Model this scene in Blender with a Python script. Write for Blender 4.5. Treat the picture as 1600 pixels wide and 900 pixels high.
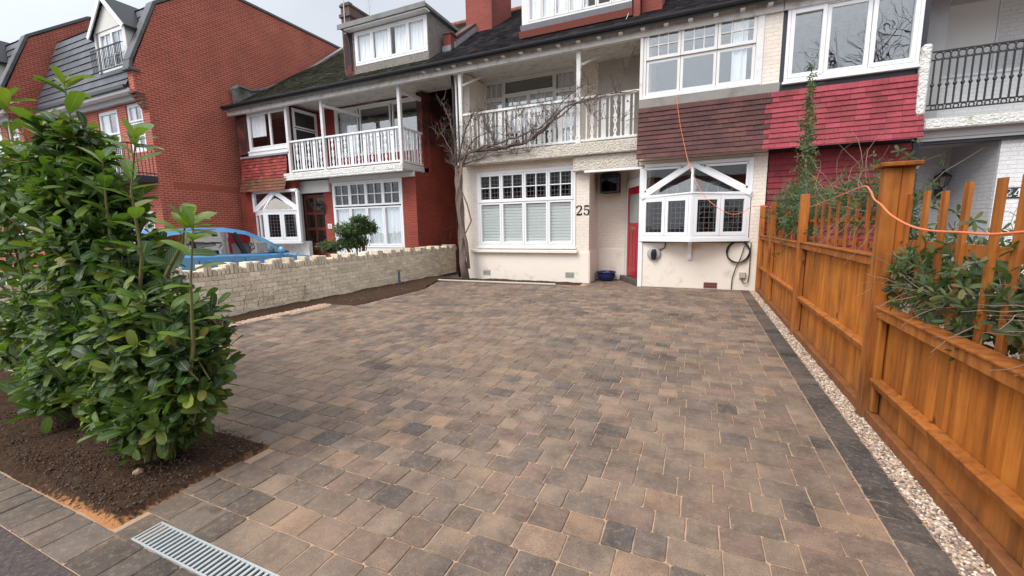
import bpy, bmesh, math, random
import numpy as np
from mathutils import Vector, Matrix
R = math.radians
random.seed(7); np.random.seed(7)
S = bpy.context.scene
for o in list(bpy.data.objects): bpy.data.objects.remove(o)
C = S.collection
# ------------------------------------------------------------------ camera
cam = bpy.data.cameras.new('camera'); co = bpy.data.objects.new('camera', cam); C.objects.link(co)
CX, CY = 800., 450.
v1 = Vector((-690-CX, 380-CY, 0)); v2 = Vector((1092-CX, 350-CY, 0))
FP = math.sqrt(-v1.dot(v2)); v1.z = FP; v2.z = FP
xa = -v1.normalized(); ya = v2.normalized(); za = xa.cross(ya)   # world axes in camera frame (x right, y down, z forward)
rot = Matrix(((xa.x, -xa.y, -xa.z), (ya.x, -ya.y, -ya.z), (za.x, -za.y, -za.z)))
co.matrix_world = Matrix.Translation((0, 0, 1.6)) @ rot.to_4x4()
cam.sensor_width = 36; cam.lens = FP/1600*36; cam.clip_end = 500; cam.clip_start = .05
S.camera = co
CAMP = Vector((0, 0, 1.6))
def ray(px, py):
    c = Vector((px-CX, py-CY, FP)); return Vector((xa.dot(c), ya.dot(c), za.dot(c)))
def onY(px, py, Y): r = ray(px, py); return CAMP + r*((Y-CAMP.y)/r.y)
def onX(px, py, X): r = ray(px, py); return CAMP + r*((X-CAMP.x)/r.x)
def onZ(px, py, Z=0): r = ray(px, py); return CAMP + r*((Z-CAMP.z)/r.z)
# ------------------------------------------------------------------ light
SUN_EL, SUN_AZ = 52, 205      # degrees; azimuth: direction the light comes from, clockwise from +Y
w = bpy.data.worlds.new('World'); S.world = w; w.use_nodes = True
nt = w.node_tree; nt.nodes.clear()
wo = nt.nodes.new('ShaderNodeOutputWorld'); bg = nt.nodes.new('ShaderNodeBackground')
sky = nt.nodes.new('ShaderNodeTexSky'); sky.sky_type = 'NISHITA'; sky.sun_disc = False
sky.sun_elevation = R(SUN_EL); sky.sun_rotation = R(SUN_AZ); sky.dust_density = 4; sky.air_density = 1.2
tc = nt.nodes.new('ShaderNodeTexCoord'); nz = nt.nodes.new('ShaderNodeTexNoise'); nz.inputs['Scale'].default_value = 1.6; nz.inputs['Detail'].default_value = 5
mp = nt.nodes.new('ShaderNodeMapping'); mp.inputs['Scale'].default_value = (1, 1, 2.2)
cr = nt.nodes.new('ShaderNodeValToRGB'); cr.color_ramp.elements[0].position = .3; cr.color_ramp.elements[1].position = .75
cr.color_ramp.elements[0].color = (7.3, 7.9, 8.9, 1); cr.color_ramp.elements[1].color = (9.2, 9.5, 10.1, 1)   # overcast cloud sheet
mx = nt.nodes.new('ShaderNodeMix'); mx.data_type = 'RGBA'; mx.inputs['Factor'].default_value = .88
L = nt.links.new
L(tc.outputs['Generated'], mp.inputs['Vector']); L(mp.outputs['Vector'], nz.inputs['Vector']); L(nz.outputs['Fac'], cr.inputs['Fac'])
L(sky.outputs['Color'], mx.inputs['A']); L(cr.outputs['Color'], mx.inputs['B']); L(mx.outputs['Result'], bg.inputs['Color'])
# the cloud sheet is brightest round the hidden sun, behind the camera, and darker opposite
sdir = (math.sin(R(SUN_AZ))*math.cos(R(SUN_EL)), math.cos(R(SUN_AZ))*math.cos(R(SUN_EL)), math.sin(R(SUN_EL)))
dp_ = nt.nodes.new('ShaderNodeVectorMath'); dp_.operation = 'DOT_PRODUCT'; dp_.inputs[1].default_value = sdir; L(tc.outputs['Generated'], dp_.inputs[0])
mr_ = nt.nodes.new('ShaderNodeMapRange'); mr_.inputs['From Min'].default_value = .15; mr_.inputs['From Max'].default_value = 1; mr_.inputs['To Min'].default_value = .060; mr_.inputs['To Max'].default_value = .15
L(dp_.outputs['Value'], mr_.inputs['Value']); L(mr_.outputs[0], bg.inputs['Strength']); L(bg.outputs['Background'], wo.inputs['Surface'])
sl = bpy.data.lights.new('sun', 'SUN'); sl.energy = 1.5; sl.angle = R(28); sl.color = (1, .94, .86)
so = bpy.data.objects.new('sun', sl); C.objects.link(so)
d = Vector((math.sin(R(SUN_AZ))*math.cos(R(SUN_EL)), math.cos(R(SUN_AZ))*math.cos(R(SUN_EL)), math.sin(R(SUN_EL))))
so.rotation_euler = d.to_track_quat('Z', 'Y').to_euler()
S.view_settings.view_transform = 'Standard'; S.view_settings.look = 'None'; S.view_settings.exposure = .72; S.view_settings.gamma = 1
S.render.engine = 'CYCLES'
S.cycles.max_bounces = 8; S.cycles.diffuse_bounces = 5; S.cycles.glossy_bounces = 3; S.cycles.transmission_bounces = 4; S.cycles.transparent_max_bounces = 12
# ------------------------------------------------------------------ mesh helpers
class MB:
    def __init__(s): s.v = []; s.f = []; s.m = []; s.c = []; s.sm = False
    def add(s, vs, fs, mi=0, col=None):
        n = len(s.v); s.v += [tuple(v) for v in vs]
        for f in fs: s.f.append([i+n for i in f]); s.m.append(mi); s.c.append(col)
        return s
    def box(s, x0, x1, y0, y1, z0, z1, mi=0, col=None):
        vs = [(x0,y0,z0),(x1,y0,z0),(x1,y1,z0),(x0,y1,z0),(x0,y0,z1),(x1,y0,z1),(x1,y1,z1),(x0,y1,z1)]
        return s.add(vs, [(0,3,2,1),(4,5,6,7),(0,1,5,4),(1,2,6,5),(2,3,7,6),(3,0,4,7)], mi, col)
    def obox(s, c, ax, ay, az, hx, hy, hz, mi=0, col=None):     # oriented box: half sizes along unit axes
        c = Vector(c); ax, ay, az = Vector(ax).normalized(), Vector(ay).normalized(), Vector(az).normalized(); vs = []
        for z in (-hz, hz):
            for x, y in ((-hx,-hy),(hx,-hy),(hx,hy),(-hx,hy)): vs.append(c+ax*x+ay*y+az*z)
        return s.add(vs, [(0,3,2,1),(4,5,6,7),(0,1,5,4),(1,2,6,5),(2,3,7,6),(3,0,4,7)], mi, col)
    def bar(s, a, b, wd, th, up=(0,0,1), mi=0, col=None):       # rectangular bar from a to b
        a, b = Vector(a), Vector(b); d = b-a; n = d.normalized(); u = Vector(up); sd = n.cross(u)
        if sd.length < 1e-4: sd = n.cross(Vector((1,0,0)))
        sd.normalize(); u = sd.cross(n)
        return s.obox((a+b)/2, n, sd, u, d.length/2, wd/2, th/2, mi, col)
    def prism(s, poly, axis, t0, t1, mi=0, col=None):           # poly of (a,b) in the plane orthogonal to axis
        def P(a, b, t): return {'x': (t,a,b), 'y': (a,t,b), 'z': (a,b,t)}[axis]
        n = len(poly); vs = [P(a,b,t0) for a,b in poly]+[P(a,b,t1) for a,b in poly]
        fs = [list(range(n))[::-1], list(range(n, 2*n))]+[(i,(i+1)%n,(i+1)%n+n,i+n) for i in range(n)]
        return s.add(vs, fs, mi, col)
    def tube(s, pts, rad, n=8, mi=0, col=None, cap=True):
        pts = [Vector(p) for p in pts]; k = len(pts); rr = rad if hasattr(rad, '__len__') else [rad]*k
        base = len(s.v); prev = None
        for i, p in enumerate(pts):
            t = (pts[min(i+1,k-1)]-pts[max(i-1,0)])
            t = t.normalized() if t.length > 1e-9 else Vector((0,0,1))
            if prev is None: a = t.orthogonal().normalized()
            else:
                a = prev-t*prev.dot(t); a = a.normalized() if a.length > 1e-6 else t.orthogonal().normalized()
            prev = a; b = t.cross(a)
            for j in range(n):
                th = 2*math.pi*j/n; s.v.append(tuple(p+(a*math.cos(th)+b*math.sin(th))*rr[i]))
        for i in range(k-1):
            for j in range(n):
                s.f.append([base+i*n+j, base+i*n+(j+1)%n, base+(i+1)*n+(j+1)%n, base+(i+1)*n+j]); s.m.append(mi); s.c.append(col)
        if cap:
            s.f.append([base+j for j in range(n)][::-1]); s.m.append(mi); s.c.append(col)
            s.f.append([base+(k-1)*n+j for j in range(n)]); s.m.append(mi); s.c.append(col)
        return s
    def lathe(s, c, prof, n=24, mi=0, axis=(0,0,1), col=None):  # prof: (r, h)
        c = Vector(c); ax = Vector(axis).normalized(); a = ax.orthogonal().normalized(); b = ax.cross(a); base = len(s.v)
        for r, h in prof:
            for j in range(n):
                t = 2*math.pi*j/n; s.v.append(tuple(c+ax*h+(a*math.cos(t)+b*math.sin(t))*r))
        for i in range(len(prof)-1):
            for j in range(n):
                s.f.append([base+i*n+j, base+i*n+(j+1)%n, base+(i+1)*n+(j+1)%n, base+(i+1)*n+j]); s.m.append(mi); s.c.append(col)
        return s
    def build(s, name, mats, parent=None, bevel=0, smooth=False, bseg=1):
        me = bpy.data.meshes.new(name); me.from_pydata(s.v, [], s.f)
        if not isinstance(mats, (list, tuple)): mats = [mats]
        for m in mats: me.materials.append(m)
        if len(mats) > 1: me.polygons.foreach_set('material_index', s.m)
        if smooth: me.polygons.foreach_set('use_smooth', [True]*len(s.f))
        if any(c is not None for c in s.c):
            ca = me.color_attributes.new('Col', 'FLOAT_COLOR', 'CORNER'); arr = []
            for f, c in zip(s.f, s.c): arr += list((c if c is not None else (1,1,1))[:3]+(1,))*len(f)
            ca.data.foreach_set('color', arr)
        me.update(); o = bpy.data.objects.new(name, me); C.objects.link(o)
        if parent is not None:
            o.parent = parent; o.matrix_parent_inverse = Matrix.Translation(-wloc(parent))
        if bevel:
            b = o.modifiers.new('bevel', 'BEVEL'); b.width = bevel; b.segments = bseg; b.limit_method = 'ANGLE'; b.angle_limit = R(40)
        return o
def wloc(o):
    return o.location.copy() if o.parent is None else Vector((0,0,0))+o.location+wloc(o.parent)+o.matrix_parent_inverse.translation
def tag(o, label, cat, group=None, kind=None):
    if label: o['label'] = label
    if cat: o['category'] = cat
    if group: o['group'] = group
    if kind: o['kind'] = kind
    return o
def thing(name, label, cat, loc=(0,0,0), group=None):
    o = bpy.data.objects.new(name, None); C.objects.link(o); o.location = loc; o.empty_display_size = .2
    return tag(o, label, cat, group)
def jit(a): return random.uniform(-a, a)
# ------------------------------------------------------------------ materials
def mat(name): 
    m = bpy.data.materials.new(name); m.use_nodes = True; return m, m.node_tree, m.node_tree.nodes['Principled BSDF']
def nd(nt, t, **k):
    n = nt.nodes.new(t)
    for a, b in k.items():
        if a in ('inp',):
            for x, y in b.items(): n.inputs[x].default_value = y
        else: setattr(n, a, b)
    return n
def rgba(c): return tuple(c)+(1,) if len(c) == 3 else tuple(c)
def ramp(nt, fac, stops):
    r = nd(nt, 'ShaderNodeValToRGB'); e = r.color_ramp.elements
    while len(e) < len(stops): e.new(.5)
    for i, (p, c) in enumerate(stops): e[i].position = p; e[i].color = rgba(c)
    nt.links.new(fac, r.inputs['Fac']); return r.outputs['Color']
def mixc(nt, f, a, b, mode='MIX'):
    m = nd(nt, 'ShaderNodeMix', data_type='RGBA', blend_type=mode)
    for k, v in (('Factor', f), ('A', a), ('B', b)):
        if isinstance(v, (int, float)): m.inputs[k].default_value = v
        elif isinstance(v, tuple): m.inputs[k].default_value = rgba(v)
        else: nt.links.new(v, m.inputs[k])
    return m.outputs['Result']
def noise(nt, sc, det=4, vec=None, rough=.55):
    n = nd(nt, 'ShaderNodeTexNoise', inp={'Scale': sc, 'Detail': det, 'Roughness': rough})
    if vec is None:
        g = nd(nt, 'ShaderNodeNewGeometry'); vec = g.outputs['Position']
    nt.links.new(vec, n.inputs['Vector']); return n.outputs['Fac']
def bump(nt, bs, h, dist, st=1, prev=None):
    b = nd(nt, 'ShaderNodeBump', inp={'Distance': dist, 'Strength': st}); nt.links.new(h, b.inputs['Height'])
    if prev is not None: nt.links.new(prev, b.inputs['Normal'])
    nt.links.new(b.outputs['Normal'], bs.inputs['Normal']); return b.outputs['Normal']
def wallvec(nt):      # (along wall, up, 0) from world position and true normal
    g = nd(nt, 'ShaderNodeNewGeometry'); sp = nd(nt, 'ShaderNodeSeparateXYZ'); sn = nd(nt, 'ShaderNodeSeparateXYZ')
    nt.links.new(g.outputs['Position'], sp.inputs[0]); nt.links.new(g.outputs['True Normal'], sn.inputs[0])
    ab = nd(nt, 'ShaderNodeMath', operation='ABSOLUTE'); nt.links.new(sn.outputs['X'], ab.inputs[0])
    gt = nd(nt, 'ShaderNodeMath', operation='GREATER_THAN'); nt.links.new(ab.outputs[0], gt.inputs[0]); gt.inputs[1].default_value = .7
    m = nd(nt, 'ShaderNodeMix', data_type='FLOAT'); nt.links.new(gt.outputs[0], m.inputs['Factor']); nt.links.new(sp.outputs['X'], m.inputs['A']); nt.links.new(sp.outputs['Y'], m.inputs['B'])
    cb = nd(nt, 'ShaderNodeCombineXYZ'); nt.links.new(m.outputs['Result'], cb.inputs['X']); nt.links.new(sp.outputs['Z'], cb.inputs['Y'])
    return cb.outputs[0], sp
def brickmat(name, c1, c2, mortar, bw=.235, bh=.082, mo=.011, dirt=None, dist=.004, rough=.85, stain=.35, soft=.1):
    m, t, b = mat(name); v, sp = wallvec(t)
    br = nd(t, 'ShaderNodeTexBrick', inp={'Scale': 1, 'Mortar Size': mo, 'Mortar Smooth': soft, 'Bias': 0, 'Brick Width': bw, 'Row Height': bh, 'Color1': rgba(c1), 'Color2': rgba(c2), 'Mortar': rgba(mortar)})
    t.links.new(v, br.inputs['Vector'])
    n = noise(t, 1.1, 5); n2 = noise(t, 40, 3)
    c = mixc(t, 1, br.outputs['Color'], ramp(t, n2, [(.25, (.82,.82,.82)), (.75, (1.12,1.1,1.08))]), 'MULTIPLY')
    c = mixc(t, 1, c, ramp(t, n, [(.3, (1-stain,1-stain,1-stain)), (.65, (1.05,1.05,1.05))]), 'MULTIPLY')
    if dirt:
        zz = nd(t, 'ShaderNodeMapRange', inp={'From Min': dirt[0], 'From Max': dirt[1]}); t.links.new(sp.outputs['Z'], zz.inputs['Value'])
        nn = noise(t, 2.3, 4); mu = nd(t, 'ShaderNodeMath', operation='MULTIPLY'); t.links.new(zz.outputs[0], mu.inputs[0]); t.links.new(nn, mu.inputs[1])
        c = mixc(t, ramp(t, mu.outputs[0], [(.2, (0,0,0)), (.5, (1,1,1))]), c, dirt[2])
    t.links.new(c, b.inputs['Base Color']); b.inputs['Roughness'].default_value = rough
    inv = nd(t, 'ShaderNodeMath', operation='SUBTRACT'); inv.inputs[0].default_value = 1; t.links.new(br.outputs['Fac'], inv.inputs[1])
    p = bump(t, b, inv.outputs[0], dist); bump(t, b, n2, .002, .7, p)
    return m
def plain(name, c, rough=.6, var=.12, sc=6, bs=0, bd=.002, metal=0, dirtc=None, dirtp=(.55,.75), dsc=2.5, spec=.5, bdet=4):
    m, t, b = mat(name); n = noise(t, sc, 5)
    cc = mixc(t, n, tuple(x*(1-var) for x in c), tuple(min(1, x*(1+var)) for x in c))
    if dirtc:
        f = ramp(t, noise(t, dsc, 7, rough=.65), [(dirtp[0], (0,0,0)), (dirtp[1], (1,1,1))]); cc = mixc(t, f, cc, dirtc)
    t.links.new(cc, b.inputs['Base Color']); b.inputs['Roughness'].default_value = rough; b.inputs['Metallic'].default_value = metal; b.inputs['Specular IOR Level'].default_value = spec
    if bs: bump(t, b, noise(t, bs, bdet), bd)
    return m
def colmat(name, mul=1, rough=.85, sc=60, bd=.002, spec=.3, big=None, grain=(.75,1.2)):    # colour from the per-item attribute
    m, t, b = mat(name); a = nd(t, 'ShaderNodeVertexColor', layer_name='Col'); n = noise(t, sc, 4)
    c = mixc(t, 1, a.outputs['Color'], ramp(t, n, [(.3, (grain[0],)*3), (.7, (grain[1],)*3)]), 'MULTIPLY')
    if big: c = mixc(t, 1, c, ramp(t, noise(t, big[0], 5), [(.3, (big[1],)*3), (.7, (big[2],)*3)]), 'MULTIPLY')
    t.links.new(c, b.inputs['Base Color']); b.inputs['Roughness'].default_value = rough; b.inputs['Specular IOR Level'].default_value = spec
    if bd: bump(t, b, n, bd)
    return m
def glassmat(name, tint=(.55,.6,.62), refl=.1, lead=None):
    m, t, b = mat(name); t.nodes.remove(b); out = t.nodes['Material Output']
    gl = nd(t, 'ShaderNodeBsdfGlossy', inp={'Roughness': .01, 'Color': (1,1,1,1)}); tr = nd(t, 'ShaderNodeBsdfTransparent', inp={'Color': rgba(tint)})
    fr = nd(t, 'ShaderNodeLayerWeight', inp={'Blend': .5}); pw = nd(t, 'ShaderNodeMath', operation='POWER'); pw.inputs[1].default_value = 5; t.links.new(fr.outputs['Facing'], pw.inputs[0])
    ad = nd(t, 'ShaderNodeMath', operation='ADD', use_clamp=True); ad.inputs[1].default_value = refl+.03; t.links.new(pw.outputs[0], ad.inputs[0])
    n = noise(t, 1.7, 2); bp = nd(t, 'ShaderNodeBump', inp={'Distance': .004, 'Strength': .6}); t.links.new(n, bp.inputs['Height']); t.links.new(bp.outputs[0], gl.inputs['Normal'])
    mx = nd(t, 'ShaderNodeMixShader'); t.links.new(ad.outputs[0], mx.inputs[0]); t.links.new(tr.outputs[0], mx.inputs[1]); t.links.new(gl.outputs[0], mx.inputs[2])
    res = mx.outputs[0]
    if lead:
        v, sp = wallvec(t); br = nd(t, 'ShaderNodeTexBrick', offset=0, inp={'Scale': 1, 'Mortar Size': .006, 'Brick Width': lead[0], 'Row Height': lead[1], 'Mortar Smooth': 0})
        t.links.new(v, br.inputs['Vector']); df = nd(t, 'ShaderNodeBsdfPrincipled', inp={'Base Color': (.11,.11,.12,1), 'Roughness': .5})
        m2 = nd(t, 'ShaderNodeMixShader'); t.links.new(br.outputs['Fac'], m2.inputs[0]); t.links.new(res, m2.inputs[1]); t.links.new(df.outputs[0], m2.inputs[2]); res = m2.outputs[0]
    t.links.new(res, out.inputs['Surface']); return m
M = {}
M['white'] = plain('white_upvc', (.80,.81,.82), .35, .03, 3, spec=.5)
M['wpaint'] = plain('white_paint_weathered', (.72,.71,.69), .55, .05, 4, 60, .001, dirtc=(.52,.50,.46), dirtp=(.58,.80), dsc=7)
M['wpeel'] = plain('white_paint_peeling', (.74,.73,.70), .6, .06, 4, 40, .004, dirtc=(.30,.27,.24), dirtp=(.60,.66), dsc=11)
M['cream'] = brickmat('cream_painted_brick', (.81,.735,.645), (.77,.695,.61), (.73,.655,.575), dist=.003, stain=.08, rough=.75, soft=.6)
M['creamren'] = plain('cream_render', (.79,.72,.63), .8, .05, 3, 25, .004, dirtc=(.50,.41,.35), dirtp=(.56,.80), dsc=2.2)
M['roughcast'] = plain('roughcast_render', (.66,.60,.51), .95, .16, 22, 22, .07, dirtc=(.40,.37,.31), dirtp=(.5,.75), dsc=5, bdet=3)
M['wroughcast'] = plain('white_roughcast', (.78,.78,.75), .95, .12, 22, 22, .06, dirtc=(.42,.42,.28), dirtp=(.55,.72), dsc=4, bdet=3)
M['peb'] = plain('pebbledash', (.25,.225,.20), .95, .45, 30, 26, .03, dirtc=(.10,.09,.08), dirtp=(.5,.7), dsc=16)
M['wsmooth'] = plain('white_board', (.70,.70,.69), .6, .03, 3); M['greyw'] = plain('grey_white_wall', (.42,.42,.42), .8, .05, 3, 30, .002)
M['wbrick'] = brickmat('white_painted_brick', (.72,.73,.74), (.69,.70,.71), (.64,.65,.66), dist=.004, stain=.06, soft=.5)
M['beige'] = plain('beige_board', (.46,.43,.385), .8, .06, 3)
M['redbrick'] = brickmat('red_brick_painted', (.36,.068,.04), (.30,.052,.032), (.22,.05,.035), dist=.005, stain=.25, soft=.3, dirt=(3.0,5.2,(.05,.02,.018)))
M['redbrick2'] = brickmat('red_brick_party', (.33,.062,.042), (.26,.05,.036), (.22,.08,.06), dist=.004, stain=.3)
M['townbrick'] = brickmat('orange_red_brick', (.48,.080,.047), (.37,.056,.036), (.52,.26,.18), dist=.004, stain=.22, mo=.012)
M['oldbrick'] = brickmat('sooty_chimney_brick', (.20,.12,.095), (.13,.085,.07), (.10,.09,.08), dist=.008, stain=.4)
M['lead'] = plain('lead_flashing', (.26,.27,.29), .6, .2, 8, 20, .004)
M['stone'] = plain('grey_coping_stone', (.22,.22,.22), .85, .2, 7, 40, .003, dirtc=(.1,.1,.09), dirtp=(.5,.75))
M['concrete'] = plain('grey_sill', (.42,.41,.38), .85, .12, 7, 40, .003, dirtc=(.25,.24,.21), dirtp=(.5,.75))
M['gutter'] = plain('black_gutter', (.018,.02,.024), .4, .2, 5)
M['black'] = plain('black_paint', (.022,.025,.032), .5, .3, 5, 20, .003)
M['slatecope'] = plain('dark_lead_coping', (.11,.115,.12), .7, .2, 7, 30, .003, dirtc=(.05,.05,.05), dirtp=(.5,.75)); M['iron'] = plain('black_iron', (.02,.02,.022), .45, .2, 20)
M['dark'] = plain('dark_interior', (.035,.032,.03), .9, .3, 2)
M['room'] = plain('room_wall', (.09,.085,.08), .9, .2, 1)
M['soffit'] = plain('weathered_soffit_board', (.62,.60,.56), .7, .12, 5, 30, .003, dirtc=(.3,.28,.25), dirtp=(.5,.75), dsc=6)
M['shutback'] = plain('painted_slat_shade', (.38,.42,.42), .8, .03, 3); M['curtain'] = plain('white_net_curtain', (.82,.84,.87), .9, .08, 3)
M['blind'] = plain('pale_shutter', (.84,.90,.89), .5, .03, 3)
M['reddoor'] = plain('red_door_gloss', (.36,.010,.028), .3, .06, 4)
M['brown'] = plain('brown_door_varnish', (.13,.028,.015), .35, .25, 6)
M['glass'] = glassmat('window_glass', (.93,.95,.95), .11); M['glassb'] = glassmat('low_glare_glass', (.985,.99,.99), .0)
M['glassc'] = glassmat('clear_glass', (.96,.97,.97), .04)
M['leaded'] = glassmat('leaded_glass', (.7,.72,.72), .02, lead=(.105,.125))
M['blueglaze'] = plain('blue_glazed_pot', (.012,.022,.10), .15, .15, 8)
M['galv'] = plain('galvanised_steel', (.50,.53,.53), .5, .15, 12, metal=.35)
M['cable'] = plain('black_cable', (.02,.02,.02), .5, .1)
M['orange'] = plain('orange_cord', (.80,.20,.08), .5, .05)
M['plasticgrey'] = plain('grey_plastic', (.36,.37,.38), .45, .05)
M['blackpl'] = plain('black_plastic', (.015,.016,.02), .25, .1)
M['boxgrey'] = plain('beige_plastic', (.42,.40,.34), .5, .05)
M['bluepipe'] = plain('blue_pipe', (.05,.09,.14), .5, .1)
M['timberl'] = plain('pale_timber', (.56,.53,.48), .7, .15, 12)
def woodmat(name, c1, c2, c3):
    m, t, b = mat(name); g = nd(t, 'ShaderNodeNewGeometry'); mp = nd(t, 'ShaderNodeMapping', inp={'Scale': (10, 10, .9)}); t.links.new(g.outputs['Position'], mp.inputs['Vector'])
    n = noise(t, 1.6, 6, mp.outputs[0], .65); n2 = noise(t, 2.1, 4)
    c = ramp(t, n, [(.28, c1), (.5, c2), (.78, c3)])
    a = nd(t, 'ShaderNodeVertexColor', layer_name='Col'); c = mixc(t, 1, c, a.outputs['Color'], 'MULTIPLY')
    c = mixc(t, 1, c, ramp(t, n2, [(.3, (.75,.72,.7)), (.6, (1.08,1.08,1.05))]), 'MULTIPLY')
    vo = nd(t, 'ShaderNodeTexVoronoi', inp={'Scale': 2.6}); m3_ = nd(t, 'ShaderNodeMapping', inp={'Scale': (1, 1, .62)}); t.links.new(g.outputs['Position'], m3_.inputs['Vector']); t.links.new(m3_.outputs[0], vo.inputs['Vector'])
    c = mixc(t, ramp(t, vo.outputs['Distance'], [(.035, (.85,.85,.85)), (.075, (0,0,0))]), c, (.08,.028,.010))
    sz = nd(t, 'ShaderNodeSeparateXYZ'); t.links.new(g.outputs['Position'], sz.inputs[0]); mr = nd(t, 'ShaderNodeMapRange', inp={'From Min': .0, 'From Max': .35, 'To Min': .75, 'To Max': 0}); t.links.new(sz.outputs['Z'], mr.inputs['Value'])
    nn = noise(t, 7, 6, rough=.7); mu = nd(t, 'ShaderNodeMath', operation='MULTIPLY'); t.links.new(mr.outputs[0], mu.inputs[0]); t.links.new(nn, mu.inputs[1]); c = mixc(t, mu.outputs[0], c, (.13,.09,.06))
    c = mixc(t, ramp(t, noise(t, 5, 7, rough=.7), [(.60, (0,0,0)), (.75, (.45,.45,.45))]), c, (.22,.12,.06))
    t.links.new(c, b.inputs['Base Color']); b.inputs['Roughness'].default_value = .75; b.inputs['Specular IOR Level'].default_value = .25; bump(t, b, n, .002, .7); return m
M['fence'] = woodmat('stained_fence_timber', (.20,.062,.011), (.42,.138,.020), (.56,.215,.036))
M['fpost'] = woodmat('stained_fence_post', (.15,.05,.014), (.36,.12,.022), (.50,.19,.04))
M['bark'] = plain('grey_brown_bark', (.17,.125,.10), .9, .35, 14, 30, .012)
M['twig'] = plain('twig_bark', (.13,.092,.078), .9, .3, 20)
M['lstem'] = plain('green_stem', (.16,.15,.05), .7, .3, 10)
# leaves
def leafmat(name, rib=(.22,.30,.08), tr=.25, rough=.33):
    m, t, b = mat(name); a = nd(t, 'ShaderNodeVertexColor', layer_name='Col'); uv = nd(t, 'ShaderNodeUVMap', uv_map='UVMap'); s = nd(t, 'ShaderNodeSeparateXYZ'); t.links.new(uv.outputs[0], s.inputs[0])
    sb = nd(t, 'ShaderNodeMath', operation='SUBTRACT'); sb.inputs[1].default_value = .5; t.links.new(s.outputs['X'], sb.inputs[0]); ab = nd(t, 'ShaderNodeMath', operation='ABSOLUTE'); t.links.new(sb.outputs[0], ab.inputs[0])
    f = ramp(t, ab.outputs[0], [(.02, (.75,.75,.75)), (.055, (0,0,0))]); c = mixc(t, f, a.outputs['Color'], rib)
    wv = nd(t, 'ShaderNodeMath', operation='MULTIPLY_ADD'); wv.inputs[1].default_value = 1.0; t.links.new(ab.outputs[0], wv.inputs[0]); 
    ml = nd(t, 'ShaderNodeMath', operation='MULTIPLY'); ml.inputs[1].default_value = -1.0; t.links.new(s.outputs['Y'], ml.inputs[0]); t.links.new(ml.outputs[0], wv.inputs[2])
    sn = nd(t, 'ShaderNodeMath', operation='SINE'); m6 = nd(t, 'ShaderNodeMath', operation='MULTIPLY'); m6.inputs[1].default_value = 55; t.links.new(wv.outputs[0], m6.inputs[0]); t.links.new(m6.outputs[0], sn.inputs[0])
    gb = nd(t, 'ShaderNodeNewGeometry'); c = mixc(t, gb.outputs['Backfacing'], c, mixc(t, .35, c, (.13,.21,.055))); c = mixc(t, ramp(t, noise(t, 38, 4, rough=.7), [(.70, (0,0,0)), (.76, (.45,.45,.45))]), c, (.15,.14,.05))
    t.links.new(c, b.inputs['Base Color']); b.inputs['Roughness'].default_value = rough; b.inputs['Specular IOR Level'].default_value = .5
    bump(t, b, sn.outputs[0], .0012, .6)
    tl = nd(t, 'ShaderNodeBsdfTranslucent'); c2 = mixc(t, 1, c, (1.3,1.5,.5), 'MULTIPLY'); t.links.new(c2, tl.inputs['Color'])
    mx = nd(t, 'ShaderNodeMixShader', inp={0: tr}); out = t.nodes['Material Output']; t.links.new(b.outputs[0], mx.inputs[1]); t.links.new(tl.outputs[0], mx.inputs[2]); t.links.new(mx.outputs[0], out.inputs['Surface'])
    return m
M['leaf'] = leafmat('laurel_leaf', rough=.27, tr=.3); M['leaf2'] = leafmat('climber_leaf', rib=(.12,.16,.06), rough=.5)
#@@GROUND
# ------------------------------------------------------------------ ground
def struct(o): o['kind'] = 'structure'; return o
m, t, b = mat('soil'); n = noise(t, 26, 9, rough=.7); n2 = noise(t, 1.3, 3)
c = ramp(t, n, [(.3, (.035,.020,.013)), (.6, (.085,.050,.032)), (.8, (.16,.10,.065))]); g_ = nd(t, 'ShaderNodeNewGeometry'); sp_ = nd(t, 'ShaderNodeSeparateXYZ'); t.links.new(g_.outputs['Position'], sp_.inputs[0])
def mrange(sock, a, b_, lo=1, hi=0):
    q = nd(t, 'ShaderNodeMapRange', inp={'From Min': a, 'From Max': b_, 'To Min': lo, 'To Max': hi}); t.links.new(sock, q.inputs['Value']); return q.outputs[0]
def mth(op, a, b_):
    q = nd(t, 'ShaderNodeMath', operation=op)
    for i, v in enumerate((a, b_)):
        if isinstance(v, (int, float)): q.inputs[i].default_value = v
        else: t.links.new(v, q.inputs[i])
    return q.outputs[0]
m1 = mth('MULTIPLY', mrange(sp_.outputs['Y'], 1.0, 1.13), mrange(sp_.outputs['X'], -4.2, -3.1, .25, 1)); m2 = mrange(sp_.outputs['X'], -2.98, -2.86, 0, .75); m3 = mth('MULTIPLY', mrange(sp_.outputs['Y'], 1.85, 1.98, 0, 1), mrange(sp_.outputs['X'], -4.0, -3.3, 0, .9))
mm = mth('MAXIMUM', mth('MAXIMUM', m1, m2), m3); mm = mth('ADD', mm, mth('MULTIPLY', mth('SUBTRACT', noise(t, 30, 8, rough=.7), .5), 1.6)); mm = mth('MULTIPLY', ramp(t, mm, [(.50, (0,0,0)), (.72, (1,1,1))]), mrange(sp_.outputs['Y'], 1.0, 2.3, 1, 0))
c = mixc(t, mm, c, (.50,.23,.10))
t.links.new(c, b.inputs['Base Color']); b.inputs['Roughness'].default_value = 1; b.inputs['Specular IOR Level'].default_value = .1
bump(t, b, n, .03); M['soil'] = m
M['sand'] = plain('kiln_dried_sand', (.40,.265,.175), .95, .22, 60, 120, .003)
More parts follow.
